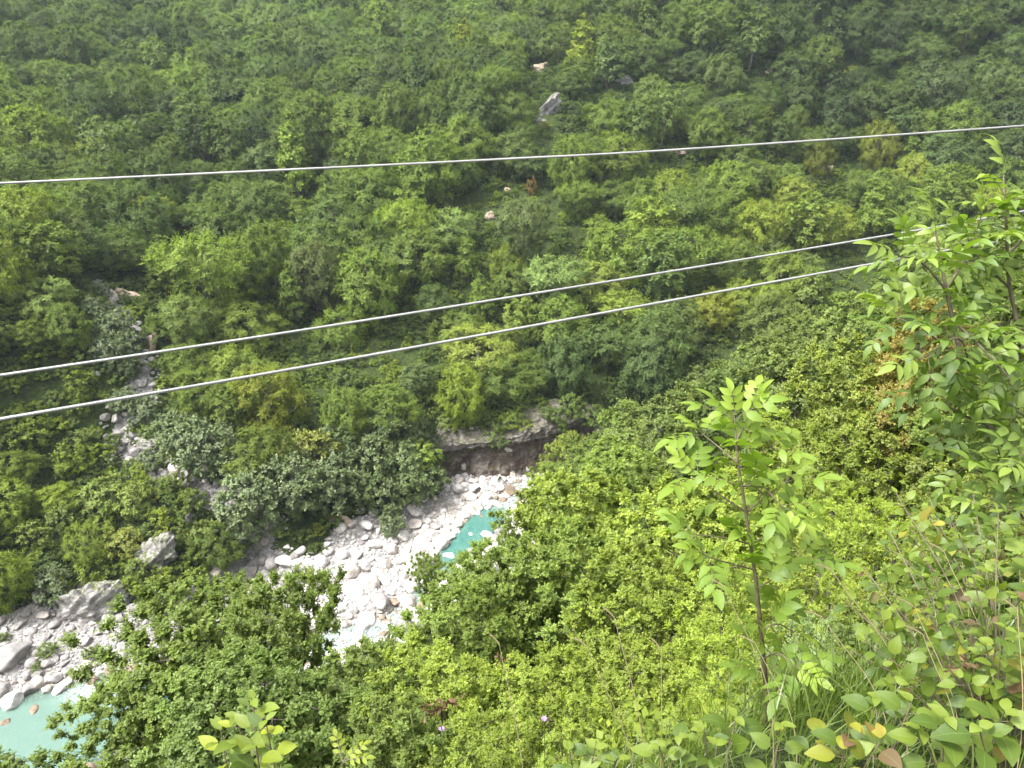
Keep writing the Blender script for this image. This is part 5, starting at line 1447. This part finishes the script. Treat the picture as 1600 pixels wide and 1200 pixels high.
def leafy_plant(name, label, cat, base_px, tips, depth, L, lw, mats, droop=0.3, spacing=0.05, group=None, spread=0.35, stem_r=0.003, wave=0.02, share=(1.0,)):
    """Stems from one foot to several tips with pairs of single ovate leaves."""
    rt = root_at(name, None, label, cat, group)
    g = at_depth(base_px[0], base_px[1], depth); g[2] = float(ground(g[0], g[1])) - 0.02
    bags = [LeafBag() for _ in mats]
    for q in tips:
        tip = at_depth(q[0], q[1], q[2] if len(q) > 2 else depth)
        midp = (g + tip) / 2 + np.array([rng.uniform(-.04, .04), 0, 0.12 * np.linalg.norm(tip - g)])
        ln = np.linalg.norm(tip - g); n_ = max(6, int(ln / 0.04))
        c_ = spline([g + rv(.01), midp, tip], n_)
        bags[0].wood.append(tube_np(c_, np.linspace(stem_r, stem_r * 0.45, n_), 5))
        cum = 0
        for i in range(int(n_ * spread), n_ - 1):
            T = unit(c_[i + 1] - c_[i]); cum += np.linalg.norm(c_[i + 1] - c_[i])
            if cum < spacing and i < n_ - 2: continue
            cum = 0; az = i * 1.57 + rng.uniform(-.3, .3)
            X = unit(np.cross(T, np.array([0.2, 1, 0.3]))); Y = np.cross(T, X)
            for sg in (0, math.pi):
                dr = unit((X * math.cos(az + sg) + Y * math.sin(az + sg)) + T * 0.4 + UPV * 0.12)
                u_ = rng.random(); mi = next((k_ for k_, s_ in enumerate(np.cumsum(share)) if u_ <= s_), 0)
                st0 = c_[i]; st1 = st0 + dr * 0.018
                bags[0].wood.append(tube_np(np.array([st0, st1]), [0.001, 0.0009], 4))
                LL = L * rng.uniform(.45, 1.12)
                bags[mi].leaf(st1, dr, UPV + rv(.25) - np.array([0, .25, 0]), LL, LL * lw, rng.uniform(0, 1))
        for q_ in range(2):
            az = rng.uniform(0, 6.28); dr = np.array([math.cos(az), math.sin(az), 0.35])
            bags[0].leaf(c_[-1], dr, UPV - dr * .3 + rv(.15), L * rng.uniform(.35, .6), L * .5 * lw, 0.9)
    for bg_, mt in zip(bags, mats):
        if bg_.P: bg_.build(rt, mt, M_STEM, droop=droop, fold=0.18, blunt=0.72, wave=wave, leafname='leaves', stemname='stem')
    return rt


leafy_plant('shrub', 'leafy shrub with green and reddening ovate leaves at the right, below the large-leaved tree', 'shrub', (1560, 1290),
            [(1310, 930, 2.1), (1345, 880, 2.2), (1390, 830, 2.2), (1400, 770, 2.2), (1445, 760, 2.3), (1480, 800, 2.1), (1520, 770, 2.2), (1560, 800, 2.0), (1600, 780, 2.1), (1620, 870, 1.9), (1590, 930, 1.8), (1520, 900, 1.9), (1440, 900, 2.0), (1400, 950, 1.9), (1350, 1000, 2.0), (1450, 1010, 1.8), (1540, 1010, 1.75),
             (1480, 960, 1.8), (1600, 1040, 1.7), (1370, 900, 2.3), (1460, 860, 2.2), (1320, 1010, 2.2), (1380, 1040, 1.9), (1500, 1060, 1.7), (1570, 980, 1.7), (1620, 960, 1.7), (1550, 860, 2.1), (1500, 840, 2.2), (1360, 960, 2.1), (1430, 940, 2.0), (1420, 820, 2.3)], 2.0, 0.052, 0.56, [M_BROAD, M_BROADY, M_REDLEAF], spacing=0.024, group=None, spread=0.34, share=(0.88, 0.09, 0.03))
leafy_plant('shrub', 'dark blue-green bushy shrub behind the reddening shrub at right', 'shrub', (1500, 1180), [(1400, 820, 3.2), (1440, 790, 3.3), (1480, 800, 3.2), (1520, 820, 3.2), (1560, 830, 3.3), (1410, 870, 3.1), (1460, 860, 3.1), (1540, 880, 3.1), (1500, 840, 3.2), (1590, 860, 3.2), (1380, 850, 3.3)], 3.2, 0.085, 0.40, [M_RTREE], spacing=0.05, spread=0.5)
leafy_plant('sprout', 'yellow-tipped sprout with pale green ovate leaves at the bottom left', 'plant', (385, 1260), [(395, 1092, 1.75), (370, 1120, 1.8), (345, 1140, 1.8), (415, 1125, 1.7), (400, 1165, 1.7)], 1.75, 0.075, 0.5, [M_BROAD, M_ASHY], spacing=0.03, spread=0.5, share=(0.5, 0.5), wave=0.0, droop=0.15)
rt = root_at('sprout', None, 'small yellow sprout with tiny compound leaves at the bottom edge, right of the larger one', 'plant')
sb = LeafBag(); g = at_depth(545, 1290, 1.8); t_ = at_depth(535, 1190, 1.8); g[2] = float(ground(g[0], g[1]))
c_ = spline([g, (g + t_) / 2 + rv(.01), t_], 8); sb.wood.append(tube_np(c_, np.linspace(.003, .0015, 8), 5))
for a in range(7): sb.compound(c_[-1 - a // 3], unit(np.array([math.cos(a * .9), math.sin(a * .9) * .5, 0.5])), UPV, 0.055, 3, 0.024, 0.6)
sb.build(rt, M_ASHY, M_STEM)
for bpx, tips, L_, mats, share, lab in (((1130, 1290), [(1100, 1140, 1.8), (1150, 1120, 1.85), (1120, 1165, 1.7)], 0.07, [M_BROAD], (1,), 'low plant with smooth fresh green leaves at the foot of the sapling'),
                                        ((1240, 1290), [(1220, 1130, 1.8), (1280, 1135, 1.8)], 0.065, [M_BROAD, M_BROADY], (.7, .3), 'low plant with yellow-green leaves just right of the sapling foot'),
                                        ((1350, 1290), [(1330, 1130, 1.7), (1380, 1150, 1.65), (1310, 1165, 1.7)], 0.07, [M_BROADY, M_REDLEAF, M_BROAD], (.4, .2, .4), 'low plant with yellowing brown-blotched leaves near the bottom edge'),
                                        ((1500, 1290), [(1480, 1120, 1.6), (1530, 1135, 1.55), (1440, 1140, 1.65), (1570, 1110, 1.6)], 0.075, [M_BROAD], (1,), 'broad-leaved green plant in the bottom right corner'),
                                        ((910, 1290), [(890, 1172, 1.7), (930, 1168, 1.7), (965, 1185, 1.7)], 0.06, [M_BROAD], (1,), 'small broad-leaved plant among grass at bottom centre'),
                                        ((1040, 1290), [(1030, 1165, 1.7), (1060, 1150, 1.7)], 0.055, [M_BROAD], (1,), 'tiny two-stemmed green plant between bottom centre and the sapling'),
                                        ((1405, 1290), [(1400, 1065, 1.8), (1425, 1095, 1.7), (1370, 1090, 1.8)], 0.062, [M_BROAD], (1,), 'green plant in front of the reddening shrub, above the blotched plant')):
    leafy_plant('broadleaf_plant', lab, 'plant', bpx, tips, 1.75, L_, 0.62, mats, spacing=0.045, spread=0.5, group='low broad-leaved plants at the bank edge', share=share, wave=0.03)

# dead brown sprays caught in the bushes
for q, (px, py, dp_v, s_v, lab) in enumerate(((690, 1105, 6.5, 0.2, 'spray of dead rust-brown leaves in the bushes at bottom centre'), (785, 1030, 6.0, 0.1, 'small dry brown twig above the dead leaf spray'), (1500, 1040, 1.75, 0.04, 'drooping dry red-brown leaf in the reddening shrub'))):
    rt = root_at('dead_branch', None, lab, 'branch'); sb = LeafBag(); c0 = at_depth(px, py, dp_v)
    for a in range(5):
        e = c0 + np.array([rng.uniform(-1, 1), rng.uniform(-.5, .5), rng.uniform(-.3, .7)]) * s_v
        sb.wood.append(tube_np(spline([c0 - UPV * s_v, c0, e], 6), np.linspace(.004, .0015, 6) * s_v * 5, 4))
        for b_ in range(7): sb.leaf(c0 + (e - c0) * rng.uniform(.3, 1), rv(1) - UPV * .4, rv(1), s_v * rng.uniform(.3, .5), s_v * .13, rng.random())
    sb.build(rt, M_DRYLEAF, M_STEM, droop=.4)

# grass at the bank edge and its tall seeding stalks
def blades(base, tipd, L, W, seed):
    n = len(base); r = np.random.RandomState(seed); t = np.linspace(0, 1, 7)
    horiz = unit(np.c_[tipd[:, :2], np.zeros(n)])
    be = r.uniform(0.1, 0.75, n)
    cen = base[:, None] + UPV[None, None] * (L[:, None, None] * (t - be[:, None] * 0.55 * t ** 2.2)[..., None]) + horiz[:, None] * (L[:, None] * be[:, None] * t ** 1.8)[..., None]
    sd_ = unit(np.cross(horiz, UPV) + r.normal(0, .5, (n, 3)) * [1, 1, 0])
    wv_ = (W[:, None] * (1 - t ** 1.6)[None] * 0.5 + 0.0002)
    V = np.stack([cen - sd_[:, None] * wv_[..., None], cen + sd_[:, None] * wv_[..., None]], 2).reshape(-1, 3)
    I = np.arange(n * 14).reshape(n, 7, 2)
    F = np.stack([I[:, :-1, 0], I[:, :-1, 1], I[:, 1:, 1], I[:, 1:, 0]], -1).reshape(-1, 4)
    return V, F, np.repeat(np.clip(0.5 + 0.25 * r.normal(size=n), 0, 1), 14)


gr_ = np.random.RandomState(3); nb = 30000
gx = gr_.uniform(-2.4, 4.6, nb) ; gy = 0.75 + 4.6 * gr_.uniform(0, 1, nb) ** 1.25
fr_ = np.abs(gx) < gy * 0.85 + 0.2; gx, gy = gx[fr_], gy[fr_]; nb = len(gx)
kx = gr_.rand(nb) < np.where(gy > 1.9, 0.9, np.clip(0.35 + 0.55 * gx / 1.6, 0.15, 1.0)); gx, gy = gx[kx], gy[kx]
cl_ = fbm(gx * 4, gy * 4, 8, 2) > -0.25; gx, gy = gx[cl_], gy[cl_]
gb_ = np.c_[gx, gy, ground(gx, gy) - 0.02]
Lb = gr_.uniform(0.18, 0.5, len(gx)) * (0.75 + 0.35 * np.clip(gx / 1.5, 0, 1))
V, F, rn = blades(gb_, np.c_[gr_.normal(0.2, 1, len(gx)), gr_.normal(0.2, 1, len(gx)), np.zeros(len(gx))], Lb, gr_.uniform(0.003, 0.007, len(gx)), 4)
tag(link('grass', mesh_np('grass', V, F, [M_GRASS], rnd=rn, smooth_=True)), kind='stuff')

for px, py, dp_v, bx_, kd, lab in ((780, 1006, 2.0, 45, 's', 'thin stalk with a straw-coloured seed head left of the other tall stalks'), (917, 1010, 2.0, 90, 's', 'long leaning stalk with pale seed head at bottom centre'), (960, 965, 2.05, 60, 's', 'tallest straw stalk at bottom centre, head among the green trees'),
                                   (1033, 1015, 1.95, 10, 's', 'upright stalk with curved pale head just left of the sapling'), (1300, 892, 2.1, 130, 's', 'long arching stalk with drooping straw head left of the reddening shrub'), (1285, 965, 2.0, 120, 's', 'stalk with small straw head, second right of the sapling'),
                                   (1430, 950, 1.8, 90, 's', 'stalk with two-part tan head in front of the reddening shrub'), (1442, 992, 1.75, 80, 's', 'shorter tan seed head close under the two-part one'), (1590, 955, 1.7, 30, 's', 'brown seed head at the right edge of the picture'), (1132, 918, 2.2, 90, 's', 'faint stalk with reddish head just left of the sapling trunk'),
                                   (1180, 1005, 2.1, 80, 's', 'short stalk with yellow head crossing the sapling trunk'), (1475, 862, 2.0, 90, 's', 'thin pale stalk rising through the top of the reddening shrub'), (645, 1135, 1.9, 20, 'g', 'green seed head at bottom centre, leftmost of three'), (667, 1132, 1.9, 25, 'g', 'green seed head at bottom centre, middle one of three'), (692, 1150, 1.85, 20, 'g', 'fat green seed head with lilac tip at bottom centre, rightmost of three')):
    rt = root_at('grass_stalk', None, lab, 'grass stalk', 'tall seeding grass stalks')
    tip = at_depth(px, py, dp_v); g = at_depth(px + bx_, 1230, dp_v * 0.92); g[2] = float(ground(g[0], g[1]))
    md_ = (g + tip) / 2 + np.array([bx_ * 0.0006, 0, 0.05])
    c_ = spline([g, md_, tip], 16)
    link('stem', mesh_np('stem', *tube_np(c_, np.linspace(0.0016, 0.0009, 16), 5), [M_STRAW if kd == 's' else M_GRASS], rnd=np.full(80, .5), smooth_=True), rt)
    n_ = 60; dirn = unit(tip - c_[-3] + (np.array([-.04, 0, -.015]) if kd == 's' else 0)); hl = rng.uniform(0.03, 0.042)
    tt = np.linspace(0, 1, n_); P_ = tip + dirn * (tt * hl)[:, None] - UPV * (0.25 * hl * tt ** 2)[:, None]
    ang = np.arange(n_) * 2.4; X = unit(np.cross(dirn, UPV)); Y = np.cross(dirn, X); O_ = X * np.cos(ang)[:, None] + Y * np.sin(ang)[:, None]
    V, F, uv_, rn_ = leaves_np(P_, dirn + O_ * 0.35, O_, 0.008, 0.0025, 0.1, 0.3)
    link('seed_head', mesh_np('seed_head', V, F, [M_STRAW if kd == 's' else M_SEEDG], rnd=rn_, smooth_=True), rt)
for px, py, lab in ((850, 1124, 'small lilac wildflower right of bottom centre'), (690, 1140, 'small lilac wildflower beside the fat green seed head'), (886, 1164, 'small lilac wildflower lowest of the three at bottom centre')):
    rt = root_at('wildflower', None, lab, 'flower', 'lilac wildflowers at the bank edge')
    tip = at_depth(px, py, 1.95); g = at_depth(px + 15, 1240, 1.85); g[2] = float(ground(g[0], g[1]))
    link('stem', mesh_np('stem', *tube_np(spline([g, (g + tip) / 2 + rv(.01), tip], 10), np.linspace(.0016, .001, 10), 5), [M_GRASS], rnd=np.full(50, .5), smooth_=True), rt)
    a = np.arange(14) * 2.4; O_ = np.c_[np.cos(a), np.sin(a), 0.5 + 0.03 * np.arange(14)]
    V, F, uv_, rn_ = leaves_np(np.repeat(tip[None], 14, 0), O_, np.repeat(UPV[None], 14, 0), 0.010, 0.005, 0.2, 0.1)
    link('petals', mesh_np('petals', V, F, [M_PETAL], rnd=rn_, smooth_=True), rt)

# ------------------------------------------------------------------ the damp air of the gorge
hv, hf = [], []
x0, x1, y0, y1, z0, z1 = GX[0] - 3, GX[-1] + 3, GY[0] - 3, GY[-1] + 3, float(GZ.min()) - 1, max(float(GZ.max()) + 18, 90)
hv = [(x0, y0, z0), (x1, y0, z0), (x1, y1, z0), (x0, y1, z0), (x0, y0, z1), (x1, y0, z1), (x1, y1, z1), (x0, y1, z1)]
hf = [(0, 3, 2, 1), (4, 5, 6, 7), (0, 1, 5, 4), (1, 2, 6, 5), (2, 3, 7, 6), (3, 0, 4, 7)]
k = NT('haze_air'); pv = k.n('ShaderNodeVolumePrincipled'); pv.inputs['Color'].default_value = (0.74, 0.86, 1.0, 1); pv.inputs['Density'].default_value = 0.00013
pv.inputs['Anisotropy'].default_value = 0.2; k.l(pv.outputs[0], k.out.inputs['Volume']); k.m.cycles.homogeneous_volume = True
tag(link('haze', mesh_np('haze', hv, np.array(hf), [k.m])), kind='stuff')
